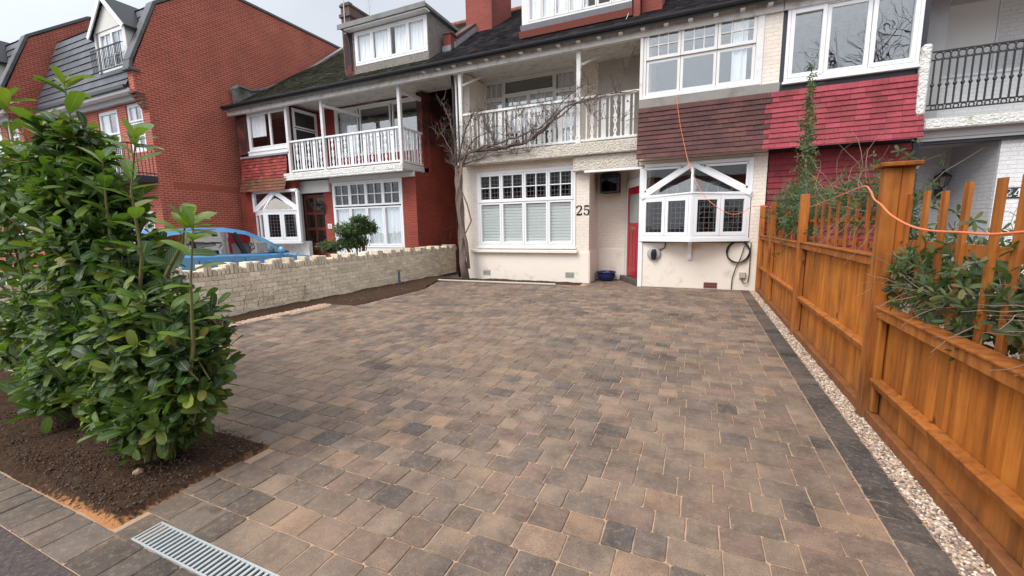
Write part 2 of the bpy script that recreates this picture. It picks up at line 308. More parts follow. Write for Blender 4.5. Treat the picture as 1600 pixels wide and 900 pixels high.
m, t, b = mat('tarmac'); n = noise(t, 45, 6, rough=.8); c = ramp(t, n, [(.3, (.035,.028,.027)), (.55, (.095,.072,.066)), (.72, (.22,.17,.15))]); t.links.new(c, b.inputs['Base Color']); b.inputs['Roughness'].default_value = .9; bump(t, b, n, .008); M['tarmac'] = m
struct(MB().add([(-150,-150,-.06),(150,-150,-.06),(150,150,-.06),(-150,150,-.06)], [(0,1,2,3)]).build('ground', plain('bare_earth', (.10,.08,.065), .95, .3, 2)))
struct(MB().box(-60, 60, -9, .775, -.055, -.004).build('road', M['tarmac']))
struct(MB().box(-60, 60, -12, -9.01, -.055, .09).build('pavement', plain('pavement_slab', (.22,.21,.20), .9, .15, 3)))
# sand bed that shows in the joints
def inbed(x, y):
    if x > -2.86 and y < 1.0: return False
    if y < 1.0: return False
    if x < -2.90 and y < 1.97: return True
    if x < -7.22: return True
    if y > 6.66:          # bed by the low wall
        ex = -6.60 if y < 9.05 else -6.60-(y-9.05)*.38
        if x < ex: return True
    if y > 11.1 and x < -2.95+(11.57-y)*.2: return True
    return False
struct(MB().box(-9, 1.35, .78, 1.003, -.05, -.007).box(-9, -2.678, 1.003, 1.15, -.05, -.007).box(.905, 1.35, 1.003, 1.15, -.05, -.007).box(-9, 1.35, 1.15, 11.6, -.05, -.007).box(-2.76, -1.3, 11.6, 12.6, -.05, -.007).build('joint_sand', M['sand']))
# block paving: real blocks, one mesh
PAL = [((.180,.135,.103),5),((.156,.119,.094),5),((.202,.148,.110),4),((.132,.103,.087),4),((.105,.087,.078),1.8),((.230,.154,.106),1.3),((.168,.116,.092),3)]
CH = [(.058,.054,.052),(.072,.065,.061),(.050,.048,.048)]
def pick(): return random.choices([p for p,_ in PAL], [w_ for _,w_ in PAL])[0]
pv = MB(); pvcol = []
def block(mb, x0, x1, y0, y1, col, h=0.0, col2=None):
    g = .0022; x0 += g+abs(jit(.0016)); x1 -= g+abs(jit(.0016)); y0 += g+abs(jit(.0016)); y1 -= g+abs(jit(.0016))
    if x1-x0 < .02 or y1-y0 < .02: return
    r = .009; zt = h+jit(.0016); tx = jit(.0014); ty = jit(.0014); k = []
    cs = ((x0,y0,1,1),(x1,y0,-1,1),(x1,y1,-1,-1),(x0,y1,1,-1))
    for q, (cx_, cy_, sx, sy) in enumerate(cs):
        rr = r*random.uniform(.3,2.0)
        a = (cx_+sx*rr, cy_); b_ = (cx_, cy_+sy*rr); mid = (cx_+sx*rr*.3, cy_+sy*rr*.3)
        k += [b_, mid, a] if sx*sy > 0 else [a, mid, b_]
        nx_, ny_ = cs[(q+1)%4][:2]
        for f_ in (.33, .66): k.append((cx_+(nx_-cx_)*f_+(jit(.0022) if abs(nx_-cx_) < 1e-6 else jit(.01)), cy_+(ny_-cy_)*f_+(jit(.0022) if abs(ny_-cy_) < 1e-6 else jit(.01))))
    n = len(k); cxm, cym = (x0+x1)/2, (y0+y1)/2; vs = []
    for z, ins in ((-.02, 0), (zt-.006, 0), (zt-.0015, .0025), (zt, .007)):
        for (a, b_) in k:
            dx, dy = cxm-a, cym-b_; dl = math.hypot(dx, dy)
            vs.append((a+dx/dl*ins, b_+dy/dl*ins, z+tx*(1 if a > cxm else -1)+ty*(1 if b_ > cym else -1)))
    fs = [(l*n+i, l*n+(i+1)%n, (l+1)*n+(i+1)%n, (l+1)*n+i) for l in range(3) for i in range(n)]+[list(range(3*n, 4*n))]
    mb.add(vs, fs, 0, col)
def shade(c, a): f = 1+jit(a); return tuple(x*f for x in c)
Y = .98; rows = []
while Y < 11.30:
    rows.append((Y, Y+.1895)); Y += .1895
for i, (y0, y1) in enumerate(rows):
    y1 = min(y1, 11.32) if i < len(rows)-1 else 11.33
    x = .965
    if i == 0: dcut = True
    first = random.choice((.14,.19,.24))
    while x > -8:
        wd = first or random.choice((.16,.20,.20,.25,.25)); first = None
        nx = x-wd; cx_, cy_ = (x+nx)/2, (y0+y1)/2
        if not inbed(cx_, cy_) and not (cy_ < 1.15 and -2.70 < cx_ < .9 and False):
            dx0, dx1 = max(nx, -7.22), x
            col = pick()
            if (cx_ < -2.2 and cy_ < 1.6) or cx_ < -7.0: col = random.choice(CH+[(.11,.095,.085)])
            if -2.69 < cx_ and i == 0:                # the drain takes this course
                if cx_ < -2.60: block(pv, dx0, -2.68, y0, y1, shade(col,.12))
            elif -2.69 < cx_ and i == 1: block(pv, dx0, dx1, 1.149, y1, shade(col,.12))
            else: block(pv, dx0, dx1, y0, y1, shade(col, .14))
        x = nx
# dark edging along the fence
y = .98
while y < 11.33:
    l = random.choice((.15,.25,.15,.20)); block(pv, .968, 1.168, y, min(y+l, 11.33), shade(random.choice(CH), .18)); y += l
# edging along the road
x = .97
for y0, y1 in ((.78,1.004),):
    x = 1.17
    while x > -9:
        wd = random.choice((.16,.2,.25)); block(pv, x-wd, x, y0, y1 if x > -2.8 else y1, shade(random.choice(CH+[(.10,.085,.08),(.09,.08,.075)]), .15)); x -= wd
# porch floor
y = 11.34
while y < 12.5:
    x = -2.74
    while x < -1.32:
        wd = random.choice((.16,.2,.25)); block(pv, x, min(x+wd, -1.32), y, y+.19, shade((.17,.125,.10), .15)); x += wd
    y += .19
m, t, b = mat('paving_block'); a = nd(t, 'ShaderNodeVertexColor', layer_name='Col')
n1 = noise(t, 5.5, 4); n2 = noise(t, 160, 3); n3 = noise(t, .55, 3); n4 = noise(t, 28, 5, rough=.7)
c = mixc(t, 1, a.outputs['Color'], ramp(t, n2, [(.3, (.62,.62,.62)), (.7, (1.38,1.38,1.38))]), 'MULTIPLY')
c = mixc(t, 1, c, ramp(t, n1, [(.30, (.62,.62,.63)), (.50, (1,1,1)), (.72, (1.38,1.30,1.20))]), 'MULTIPLY')
c = mixc(t, ramp(t, n4, [(.50, (0,0,0)), (.72, (.6,.6,.6))]), c, (.31,.22,.15))        # sand film
c = mixc(t, ramp(t, n3, [(.42, (0,0,0)), (.66, (.35,.35,.35))]), c, (.27,.185,.12))
n5 = noise(t, 1.1, 6, rough=.6); c = mixc(t, 1, c, ramp(t, n5, [(.32, (.72,.70,.68)), (.5, (1,1,1)), (.7, (1.1,1.08,1.05))]), 'MULTIPLY')
n6 = noise(t, 3.3, 2); c = mixc(t, 1, c, ramp(t, n6, [(.70, (1,1,1)), (.76, (.62,.60,.58))]), 'MULTIPLY')
t.links.new(c, b.inputs['Base Color']); b.inputs['Roughness'].default_value = .8; b.inputs['Specular IOR Level'].default_value = .35
p = bump(t, b, n2, .0022, .8); bump(t, b, n4, .003, .5, p); M['paver'] = m
struct(pv.build('driveway', M['paver']))
# soil beds
def soil(name, xs, ys, keep, top=.03, amp=.03, seed=1, res=.05):
    nx, ny = int((xs[1]-xs[0])/res), int((ys[1]-ys[0])/res); mb = MB(); idx = {}
    rs = np.random.RandomState(seed); g = rs.rand(nx+2, ny+2); g2 = rs.rand(nx//6+3, ny//6+3)
    for i in range(nx+1):
        for j in range(ny+1):
            x = xs[0]+(xs[1]-xs[0])*i/nx; y = ys[0]+(ys[1]-ys[0])*j/ny
            a, b_ = i/6, j/6; ia, ib = int(a), int(b_); fa, fb = a-ia, b_-ib
            lo = (g2[ia,ib]*(1-fa)+g2[ia+1,ib]*fa)*(1-fb)+(g2[ia,ib+1]*(1-fa)+g2[ia+1,ib+1]*fa)*fb
            e = min(1, min(abs(y-ys[0]), abs(ys[1]-y), abs(xs[1]-x))/.12)
            idx[i,j] = len(mb.v); mb.v.append((x, y, -.012+(top+amp*(lo*1.4+g[i,j]*.5-.4))*e))
    for i in range(nx):
        for j in range(ny):
            x = xs[0]+(xs[1]-xs[0])*(i+.5)/nx; y = ys[0]+(ys[1]-ys[0])*(j+.5)/ny
            if keep(x, y): mb.f.append([idx[i,j], idx[i+1,j], idx[i+1,j+1], idx[i,j+1]]); mb.m.append(0); mb.c.append(None)
    return struct(mb.build(name, M['soil'], smooth=True))
soil('planting_bed', (-9,-2.86), (1.0,1.98), lambda x,y: True, .04, .03, 3, .022)
soil('soil_bed', (-8.0,-6.58), (6.6,11.56), lambda x,y: inbed(x,y), .035, .03, 5, .045)
soil('soil_border', (-6.6,-2.9), (11.05,11.56), lambda x,y: inbed(x,y), .03, .03, 6, .045)
soil('soil_verge', (-8.0,-7.5), (1.98,6.7), lambda x,y: True, .03, .03, 8, .05)
struct(MB().box(-40, -8.34, .8, 11.9, -.055, .0).build('neighbour_drive', plain('grey_drive', (.16,.15,.14), .9, .2, 4)))
struct(MB().box(1.6, 40, .8, 11.9, -.055, .0).build('neighbour_path', plain('red_path_tiles', (.20,.14,.12), .8, .2, 4)))
# gravel
def gravel(name, label, x0, x1, y0, y1, n, pal, smin=.007, smax=.014, near=0):
    base = bmesh.new(); bmesh.ops.create_icosphere(base, subdivisions=1, radius=1)
    bv = np.array([v.co[:] for v in base.verts]); bf = np.array([[v.index for v in f.verts] for f in base.faces]); base.free()
    rs = np.random.RandomState(11); V = []; F = []; COL = []
    for k in range(n):
        s = rs.uniform(smin, smax); q = bv*np.array([s*rs.uniform(.8,1.5), s*rs.uniform(.7,1.2), s*rs.uniform(.5,.9)])*rs.uniform(.85,1.15,(len(bv),1))
        a = rs.rand()*6.28; ca, sa = math.cos(a), math.sin(a); q = q@np.array([[ca,sa,0],[-sa,ca,0],[0,0,1]])
        tl = rs.uniform(-.5,.5); ct, st = math.cos(tl), math.sin(tl); q = q@np.array([[1,0,0],[0,ct,st],[0,-st,ct]])
        yy = y0+(y1-y0)*(rs.rand()**(1.7 if near else 1)); V.append(q+[rs.uniform(x0,x1), yy, rs.uniform(-.006,.006)]); F.append(bf+12*k)
        c_ = pal[rs.randint(len(pal))]; COL.append(np.tile(np.array(list(c_)+[1.])*[*(rs.uniform(.8,1.15),)*3,1], (60,1)))
    V = np.concatenate(V); F = np.concatenate(F); me = bpy.data.meshes.new(name); me.from_pydata(V.tolist(), [], F.tolist())
    ca = me.color_attributes.new('Col', 'FLOAT_COLOR', 'CORNER'); ca.data.foreach_set('color', np.concatenate(COL).ravel()); me.materials.append(M['pebble']); me.polygons.foreach_set('use_smooth', [True]*len(F))
    o = bpy.data.objects.new(name, me); C.objects.link(o); return tag(o, label, 'gravel', kind='stuff')
M['pebble'] = colmat('pebble', rough=.75, sc=80, bd=.001)
GP = [(.55,.43,.32),(.62,.51,.40),(.44,.33,.25),(.34,.27,.22),(.66,.58,.49),(.53,.36,.25),(.24,.19,.16)]
struct(MB().box(1.17, 1.6, .78, 11.33, -.05, -.008).build('gravel_base', plain('gravel_base_dirt', (.16,.12,.09), 1, .4, 60)))
gravel('gravel_strip', 'pale buff gravel strip between the dark paving edge and the wooden fence', 1.175, 1.40, .9, 11.3, 13500, GP, near=1)
gravel('gravel_border', 'thin line of pale pebbles at the foot of the low brick wall', -7.50, -7.235, 2.0, 6.62, 3600, [(.62,.42,.30),(.66,.50,.38),(.55,.40,.3)])
def clods(name, label, x0, x1, y0, y1, n, z, seed_pal, cat='soil', smin=.004, smax=.014):
    o = gravel(name, label, x0, x1, y0, y1, n, seed_pal, smin, smax); o.location.z = z; o['category'] = cat; return o
SP = [(.075,.045,.030),(.10,.062,.042),(.055,.034,.024),(.14,.09,.06)]
clods('soil_crumbs', 'dark crumbs and small clods of soil scattered over the front planting bed', -5.6, -2.90, 1.05, 1.95, 7000, .046, SP, smin=.002, smax=.008); clods('soil_crumbs', 'soil crumbs spread along the far bed by the low wall', -7.9, -6.75, 6.8, 9.0, 1500, .03, SP, smax=.02)
# drain
dr = thing('drain_channel', 'galvanised slotted drain grate set in the paving beside the road', 'drain', (-2.67,1.07,0))
g = MB(); DX0, DX1, DY0, DY1 = -2.675, .9, 1.004, 1.148
g.box(DX0, DX1, DY0, DY0+.010, -.008, .004); g.box(DX0, DX1, DY1-.010, DY1, -.008, .004); g.box(DX0, DX0+.010, DY0+.010, DY1-.010, -.008, .004); g.box(DX0, DX1, DY0, DY0+.010, -.05, -.009, 1); g.box(DX0, DX1, DY1-.010, DY1, -.05, -.009, 1)
g.box(DX0, DX1, DY0+.014, DY1-.014, -.056, -.05, 1); g.build('channel', [M['galv'], M['dark']], dr)  # shallow channel coloured near black in place of deep shade under the bars
g = MB(); x = DX0+.03
while x < DX1: g.obox((x, (DY0+DY1)/2, -.002), (1,.0,0), (0,1,0), (0,0,1), .0078, (DY1-DY0)/2-.0105, .004); x += .034
g.build('grate', M['galv'], dr)
#@@HELPERS
# ------------------------------------------------------------------ building helpers
def wall_holes(mb, x0, x1, z0, z1, y, th, holes, mi=0):
    xs = sorted(set([x0, x1]+[h[0] for h in holes]+[h[1] for h in holes])); xs = [x for x in xs if x0 <= x <= x1]
    for a, b_ in zip(xs[:-1], xs[1:]):
        mid = (a+b_)/2; hs = sorted([(h[2], h[3]) for h in holes if h[0] < mid < h[1]]); z = z0
        for h0, h1 in hs:
            if h0 > z: mb.box(a, b_, y, y+th, z, h0, mi)
            z = h1
        if z < z1: mb.box(a, b_, y, y+th, z, z1, mi)
class Fr:      # local frame on a facade: u along, v up, w out of the wall
    def __init__(s, o, u, n): s.o = Vector(o); s.u = Vector(u).normalized(); s.n = Vector(n).normalized(); s.z = Vector((0,0,1))
    def P(s, u, v, w_=0): return s.o+s.u*u+s.z*v+s.n*w_
    def box(s, mb, u0, u1, v0, v1, w0, w1, mi=0): mb.obox(s.P((u0+u1)/2, (v0+v1)/2, (w0+w1)/2), s.u, -s.n, s.z, abs(u1-u0)/2, abs(w1-w0)/2, abs(v1-v0)/2, mi)
def window(parent, fr, u0, u1, v0, v1, cells, fm='white', gm='glass', ft=.06, sash=.045, curtain=None, blind=False, sill=None, depth=.07, label=None, bead=.014, proud=.0):
    """cells: (a,b,c,d,nu,nv) fractions of the opening, with glazing bars nu x nv; optional 7th: glass key"""
    W, H = u1-u0, v1-v0; mb = MB(); gl = {}
    fr.box(mb, u0, u0+ft, v0, v1, -depth, .012+proud); fr.box(mb, u1-ft, u1, v0, v1, -depth, .012+proud)
    fr.box(mb, u0+ft, u1-ft, v0, v0+ft, -depth, .010+proud); fr.box(mb, u0+ft, u1-ft, v1-ft, v1, -depth, .010+proud)
    iu0, iu1, iv0, iv1 = u0+ft, u1-ft, v0+ft, v1-ft; IW, IH = iu1-iu0, iv1-iv0
    for c_ in cells:
        a, b_, c0, d0, nu, nv = c_[:6]; g_ = c_[6] if len(c_) > 6 else gm
        A, B, D0, E0 = iu0+a*IW, iu0+b_*IW, iv0+c0*IH, iv0+d0*IH; q = .004; pr_ = proud+(.016 if not (len(c_) > 7 and c_[7]) else -.02)
        A += q; B -= q; D0 += q; E0 -= q
        fr.box(mb, A, A+sash, D0, E0, -.05, pr_); fr.box(mb, B-sash, B, D0, E0, -.05, pr_)
        fr.box(mb, A+sash, B-sash, D0, D0+sash*1.15, -.05, pr_-.002); fr.box(mb, A+sash, B-sash, E0-sash, E0, -.05, pr_-.002)
        x0_, x1_, y0_, y1_ = A+sash, B-sash, D0+sash*1.15, E0-sash
        for i in range(1, nu): x = x0_+(x1_-x0_)*i/nu; fr.box(mb, x-bead, x+bead, y0_, y1_, -.03, pr_-.008)
        for j in range(1, nv): y = y0_+(y1_-y0_)*j/nv; fr.box(mb, x0_, x1_, y-bead, y+bead, -.028, pr_-.010)
        gm_ = gl.setdefault(g_, MB()); fr.box(gm_, x0_-.005, x1_+.005, y0_-.005, y1_+.005, -.022, -.016)
    # fill behind the sashes so that no gap is open
    fo = mb.build('window', M[fm], parent, bevel=.004)
    if label: fo['label'] = label
    for k, g_ in gl.items(): g_.build('pane', M[k], fo)
    if blind:
        bm_ = MB()
        for c_ in cells:
            if c_[4] == 1:
                A, B, D0, E0 = iu0+c_[0]*IW+sash, iu0+c_[1]*IW-sash, iv0+c_[2]*IH, iv0+c_[3]*IH; z = D0+.03
                while z < E0-.03:
                    bm_.obox(fr.P((A+B)/2, z+.03, -.055), fr.u, fr.n, fr.z, (B-A)/2, .003, .034) if 0 else bm_.obox(fr.P((A+B)/2, z+.044, -.052), fr.u, (fr.n*.45+fr.z).normalized(), (fr.n-fr.z*.45).normalized(), (B-A)/2, .040, .004); z += .088
                fr.box(bm_, A, B, D0, E0, -.105, -.10, 1)  # grey sheet behind the slats, its colour stands in for shade in the gaps
        bm_.build('shutter_slats', [M['blind'], M['shutback']], fo)
    if curtain:
        for (a, b_, c0, d0) in curtain:
            cm = MB(); A, B = iu0+a*IW, iu0+b_*IW; D0, E0 = iv0+c0*IH, iv0+d0*IH; n = max(8, int((B-A)/.02)); base = len(cm.v)
            ph = random.random()*6
            for i in range(n+1):
                u = A+(B-A)*i/n; wv = .02*math.sin(u*42+ph)+.012*math.sin(u*71+ph*2)
                cm.v.append(tuple(fr.P(u, D0, -.085+wv))); cm.v.append(tuple(fr.P(u, E0, -.085+wv*.6)))
            for i in range(n): cm.f.append([2*i, 2*i+2, 2*i+3, 2*i+1]); cm.m.append(0); cm.c.append(None)
            cm.build('curtain', M['curtain'], fo, smooth=True)
    if sill:
        sb = MB(); fr.box(sb, u0-sill[0], u1+sill[0], v0-.055, v0-.003, -.03, sill[1]); sb.build('sill', M[sill[2] if len(sill) > 2 else fm], fo, bevel=.006)
    return fo
def tiled(mb, P, L, n, umin, umax, wd, col, exp_, th=.012, lift=.018, stag=True, e0=None, e1=None):
    U0, U1 = umin, umax
    """courses of real tiles on a surface. P(u, s) -> point and outward normal, s = distance down from the top"""
    r = 0; s = 0
    while s < L-.001:
        s1 = min(s+exp_, L); umin = U0+(e0(r) if e0 else 0); umax = U1+(e1(r) if e1 else 0); u = umin-(wd/2 if (stag and r%2) else 0)
        while u < umax-.001:
            a, b_ = max(u, umin), min(u+wd, umax); u += wd
            if b_-a < .015: continue
            p0, n0 = P(a, s); p1, _ = P(b_, s); q0, n1 = P(a, s1+.002); q1, _ = P(b_, s1+.002)
            j = abs(jit(.004)); l0 = lift+jit(.003)+j
            a0, a1 = p0+n0*(.002), p1+n0*(.002); b0, b1 = q0+n1*l0, q1+n1*l0
            g_ = (a1-a0).normalized()*.0015; dn = (b0-a0).normalized()*jit(.004)
            a0 += g_; b0 += g_+dn; a1 -= g_; b1 -= g_-dn*.3
            c0_, c1_ = b0-n1*(th+.004), b1-n1*(th+.004)
            cc = col(a, s); mb.add([a0,a1,b1,b0,c0_,c1_], [(0,3,2,1),(3,4,5,2),(0,4,3),(1,2,5)], 0, cc)
        s = s1; r += 1
M['tile'] = colmat('clay_hung_tile', rough=.7, sc=35, bd=.002, big=(2.6,.72,1.14))
M['rtile'] = colmat('roof_tile', rough=.85, sc=22, bd=.004, big=(1.5,.6,1.2))
# decorative balusters (outline with pierced holes)
def plate(outline, holes, th):
    bm = bmesh.new()
    def loop(pts): vs = [bm.verts.new((x, 0, z)) for x, z in pts]; return [bm.edges.new((vs[i], vs[(i+1)%len(vs)])) for i in range(len(vs))]
    es = loop(outline)
    for h in holes: es += loop(h)
    bmesh.ops.triangle_fill(bm, use_beauty=True, edges=es)
    r = bmesh.ops.extrude_face_region(bm, geom=bm.faces[:]); bmesh.ops.translate(bm, verts=[v for v in r['geom'] if isinstance(v, bmesh.types.BMVert)], vec=(0, th, 0))
    bmesh.ops.recalc_face_normals(bm, faces=bm.faces[:]); me = bpy.data.meshes.new('baluster'); bm.to_mesh(me); bm.free(); return me
def circ(cx_, cz, r, n=10): return [(cx_+r*math.cos(2*math.pi*i/n), cz+r*math.sin(2*math.pi*i/n)) for i in range(n)]
def heart(cx_, cz, r): return [(cx_+r*a, cz+r*b_) for a, b_ in ((0,-1.2),(.6,-.5),(.95,.2),(.8,.75),(.4,.85),(0,.45),(-.4,.85),(-.8,.75),(-.95,.2),(-.6,-.5))]
BH = 1.0
half = [(.045,0),(.045,.03),(.02,.06),(.05,.16),(.028,.24),(.02,.30),(.055,.40),(.03,.47),(.05,.49),(.05,.53),(.025,.56),(.02,.62),(.05,.74),(.02,.84),(.055,.92),(.055,1.0)]
me_orn = plate([(x, z*BH) for x, z in half]+[(-x, z*BH) for x, z in half[::-1]], [circ(0,.40,.022), heart(0,.70,.022), circ(0,.17,.02)], .025)
me_brd = plate([(-.062,0),(.062,0),(.062,BH),(-.062,BH)], [heart(0,.82,.03)], .025)
me_stk = plate([(-.017,0),(.017,0),(.017,BH),(-.017,BH)], [], .022)
def balustrade(parent, p0, p1, m_, bottom, top, pitch=.29, skip=()):
    p0, p1 = Vector(p0), Vector(p1); d_ = p1-p0; ln = d_.length; u = d_.normalized(); ang = math.atan2(u.y, u.x)
    z0 = Vector((0,0,1)); root = bpy.data.objects.new('balustrade', None); C.objects.link(root); root.parent = parent; root.location = p0+z0*bottom; root.matrix_parent_inverse = Matrix.Translation(-wloc(parent))
    MB().bar(p0+z0*(top-.03), p1+z0*(top-.03), .085, .06).build('handrail', M[m_], root, bevel=.005); MB().bar(p0+z0*(bottom+.03), p1+z0*(bottom+.03), .07, .06).build('bottom_rail', M[m_], root, bevel=.005)
    n = int(ln/(pitch/2)); k = 0; sc = (top-bottom-.12)/BH
    for i in range(1, n):
        kind = i % 4; me = {0: me_brd, 1: me_stk, 2: me_orn, 3: me_stk}[kind]
        key = m_+me.name
        if key not in BCACHE:
            mm = me.copy(); mm.materials.append(M[m_]); BCACHE[key] = mm
        o = bpy.data.objects.new('baluster', BCACHE[key]); C.objects.link(o); o.parent = root; o.matrix_parent_inverse = Matrix.Translation(-wloc(root))
        o.location = p0+u*(ln*i/n)+z0*(bottom+.06); o.rotation_euler = (0,0,ang); o.scale = (1,1,sc)
    return root
BCACHE = {}
def roofprof(Y):   # height of the shared terrace roof
    pts = [(10.95,6.30),(11.6,6.64),(12.1,6.97),(12.8,7.42),(14.2,8.42),(15.6,9.30),(17.6,10.6),(30,4)]
    for (a, b_), (c_, d_) in zip(pts[:-1], pts[1:]):
        if a <= Y <= c_: return b_+(d_-b_)*(Y-a)/(c_-a)
    return pts[0][1]
def roofsurf(parent, x0, x1, col, cuts=(), seed=0, y1=17.6):
    # deck
    ys = [10.97,11.6,12.1,12.8,14.2,15.6,y1]; dk = MB(); n = len(ys)
    vs = [(x, yy, roofprof(yy)-.012) for yy in ys for x in (x0, x1)]+[(x, yy, roofprof(yy)-.12) for yy in ys for x in (x0, x1)]
    fs = []
    for i in range(n-1): fs += [(2*i,2*i+1,2*i+3,2*i+2), (2*n+2*i,2*n+2*i+2,2*n+2*i+3,2*n+2*i+1), (2*i,2*i+2,2*n+2*i+2,2*n+2*i), (2*i+1,2*n+2*i+1,2*n+2*i+3,2*i+3)]
    fs += [(0,2*n,2*n+1,1), (2*n-2,2*n-1,4*n-1,4*n-2)]
    dk.add(vs, fs); r = dk.build('roof', M['dark'], parent)
    bk = MB().add([(x0,y1,roofprof(y1)),(x1,y1,roofprof(y1)),(x1,y1+6,5),(x0,y1+6,5)], [(0,1,2,3)]).build('roof_back', M['dark'], r)
    # arc-length
    S_ = [0.0]; yl = np.linspace(y1, 10.95, 80)
    for a, b_ in zip(yl[:-1], yl[1:]): S_.append(S_[-1]+math.hypot(a-b_, roofprof(a)-roofprof(b_)))
    def P(u, s):
        yy = float(np.interp(s, S_, yl)); z = roofprof(yy); dz = (roofprof(yy+.05)-roofprof(max(10.96,yy-.05)))/(yy+.05-max(10.96,yy-.05)); n_ = Vector((0,-dz,1)).normalized()
        return Vector((u, yy, z)), n_
    mb = MB(); tiled(mb, P, S_[-1], 0, x0, x1, .19, col, .125, .012, .022)
    mb.build('roof_tiles', M['rtile'], r); 
    rt = MB(); x = x0
    while x < x1: rt.lathe((x, y1, roofprof(y1)+.0), [(.13,0),(.13,.28),(.10,.29)], 10, axis=(1,0,0)); x += .3
    rt.build('ridge_tiles', plain('ridge_terracotta%d' % seed, (.25,.07,.04), .8, .2, 8), r)
    return r
#@@HOUSE25
F = 11.35
BK = 19.0
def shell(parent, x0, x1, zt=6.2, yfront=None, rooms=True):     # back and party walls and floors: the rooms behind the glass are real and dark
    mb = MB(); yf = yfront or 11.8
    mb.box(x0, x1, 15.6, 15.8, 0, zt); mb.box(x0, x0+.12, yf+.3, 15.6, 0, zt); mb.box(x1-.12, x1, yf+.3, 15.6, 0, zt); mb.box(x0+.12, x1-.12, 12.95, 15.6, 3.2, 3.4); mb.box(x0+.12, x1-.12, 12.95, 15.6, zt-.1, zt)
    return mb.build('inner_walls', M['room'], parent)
h25 = thing('terraced_house', 'cream painted house number 25 with red front door and weathered white balcony', 'house', (-2.7,13,0))
# ground floor left with window hole, porch, bay wall
WX0, WX1, WZ0, WZ1 = -6.24, -3.16, 1.02, 3.24
YA, YB = 11.58, 11.33
mb = MB(); wall_holes(mb, -6.78, -2.78, .885, 3.45, YA, .3, [(WX0+.03, WX1-.03, WZ0, WZ1-.02)])
mb.build('wall', M['cream'], h25); mb = MB(); mb.box(-6.78, -6.60, YA+.3, 15.6, 0, 6.2); mb.build('side_wall', M['cream'], h25); mb = MB()                                             # flank
mb.box(-2.99, -2.78, YA+.3, 12.62, 0, 3.45); mb.box(-2.78, -1.93, 12.62, 12.8, 0, 3.45)  # porch side and back
mb.build('porch_wall', M['cream'], h25)
MB().box(1.09, 1.37, YB, YB+.3, 1.14, 3.18).build('bay_pier', M['cream'], h25)
mb = MB(); mb.box(-6.80, -2.765, YA-.025, YA+.28, 0, .883)
mb.box(-2.762, -2.74, YA-.02, 12.60, 0, .92); mb.box(-2.74, -1.95, 12.60, 12.618, 0, .92)
mb.box(-1.31, 1.372, YB-.001, YB+.28, 0, 1.14); mb.build('plinth', M['creamren'], h25, bevel=.01)
fr = Fr((0, YA-.0, 0), (1,0,0), (0,-1,0))
cells = [(i/4, (i+1)/4, .0, .60, 1, 1) for i in range(4)]+[(i/4, (i+1)/4, .615, 1, 2, 2, 'leaded') for i in range(4)]
window(h25, fr, WX0, WX1, WZ0, WZ1, cells, blind=True, gm='glassb', ft=.07, sash=.055, proud=.02, sill=(.03,.07), depth=.1, label='white four light window with closed shutter slats below and leaded panes above')
mb = MB(); mb.box(WX0+.05, WX1-.05, YA-.05, YA-.012, WZ0+1.32, WZ0+1.38); mb.build('transom', M['white'], h25, bevel=.006)
mb = MB(); mb.box(-6.48, -3.08, YA-.14, YA-.0, .84, .93); mb.build('window_ledge', M['creamren'], h25, bevel=.015)
for x in (-5.98+.0, -3.32):
    v_ = MB(); v_.box(x-.13, x+.13, YA-.034, YA-.02, .14, .30)
    for i in range(5):
        for j in range(3): v_.box(x-.10+i*.045, x-.075+i*.045, YA-.037, YA-.033, .165+j*.04, .185+j*.04, 1)
    v_.build('air_brick', [M['concrete'], M['dark']], h25)
v_ = MB(); v_.box(.17, .47, YB-.012, YB-.0, .03, .17, 0)
for i in range(6):
    for j in range(2): v_.box(.195+i*.045, .22+i*.045, YB-.015, YB-.011, .055+j*.055, .085+j*.055, 1)
v_.build('air_brick', [plain('terracotta_vent', (.20,.07,.045), .9, .2), M['dark']], h25)
# roughcast balcony slab
sl_ = MB(); sl_.box(-6.62, -1.47, 11.22, 12.9, 3.45, 3.76); sl_.build('balcony_slab', M['roughcast'], h25, bevel=.03, bseg=2)
sl_ = MB(); sl_.box(-3.18, -1.47, 11.33, 11.9, 3.06, 3.448); sl_.box(-2.9, -1.47, 11.93, 13.0, 3.2, 3.448); sl_.build('porch_lintel', M['roughcast'], h25, bevel=.015)
mb = MB(); mb.box(-2.86, -1.36, 11.30, 11.42, 3.00, 3.058); mb.box(-1.42, -1.31, 11.30, 11.40, 0, 3.0); mb.build('porch_trim', M['white'], h25, bevel=.006)
MB().box(-6.66, -1.5, 11.16, 11.219, 3.762, 3.80).build('drip_edge', M['wpaint'], h25) if False else None
# porch ceiling
MB().box(-2.78, -1.32, 11.9, 12.8, 3.1, 3.19).build('porch_ceiling', M['soffit'], h25)
# diagonal front door
A = Vector((-1.93, 12.60, 0)); B = Vector((-1.34, 11.50, 0)); du = (B-A).normalized(); dn_ = Vector((-du.y*-1, du.x*-1, 0)); dn_ = Vector((du.y, -du.x, 0)); DL = (B-A).length
fr = Fr(A, du, dn_); door = MB(); D0, D1, DT = .14, DL-.12, 2.62
fr.box(door, D0, D1, .16, DT, -.05, 0)
fr.box(door, D0, D0+.13, .16, DT, 0, .012); fr.box(door, D1-.13, D1, .16, DT, 0, .012); fr.box(door, D0+.13, D1-.13, .16, .42, 0, .011); fr.box(door, D0+.13, D1-.13, DT-.14, DT, 0, .011); fr.box(door, D0+.13, D1-.13, 1.42, 1.62, 0, .011)
for k in range(1, 3):
    u = D0+.13+(D1-D0-.26)*k/3; fr.box(door, u-.03, u+.03, .42, 1.42, 0, .010)
dob = door.build('door', M['reddoor'], h25, bevel=.006)
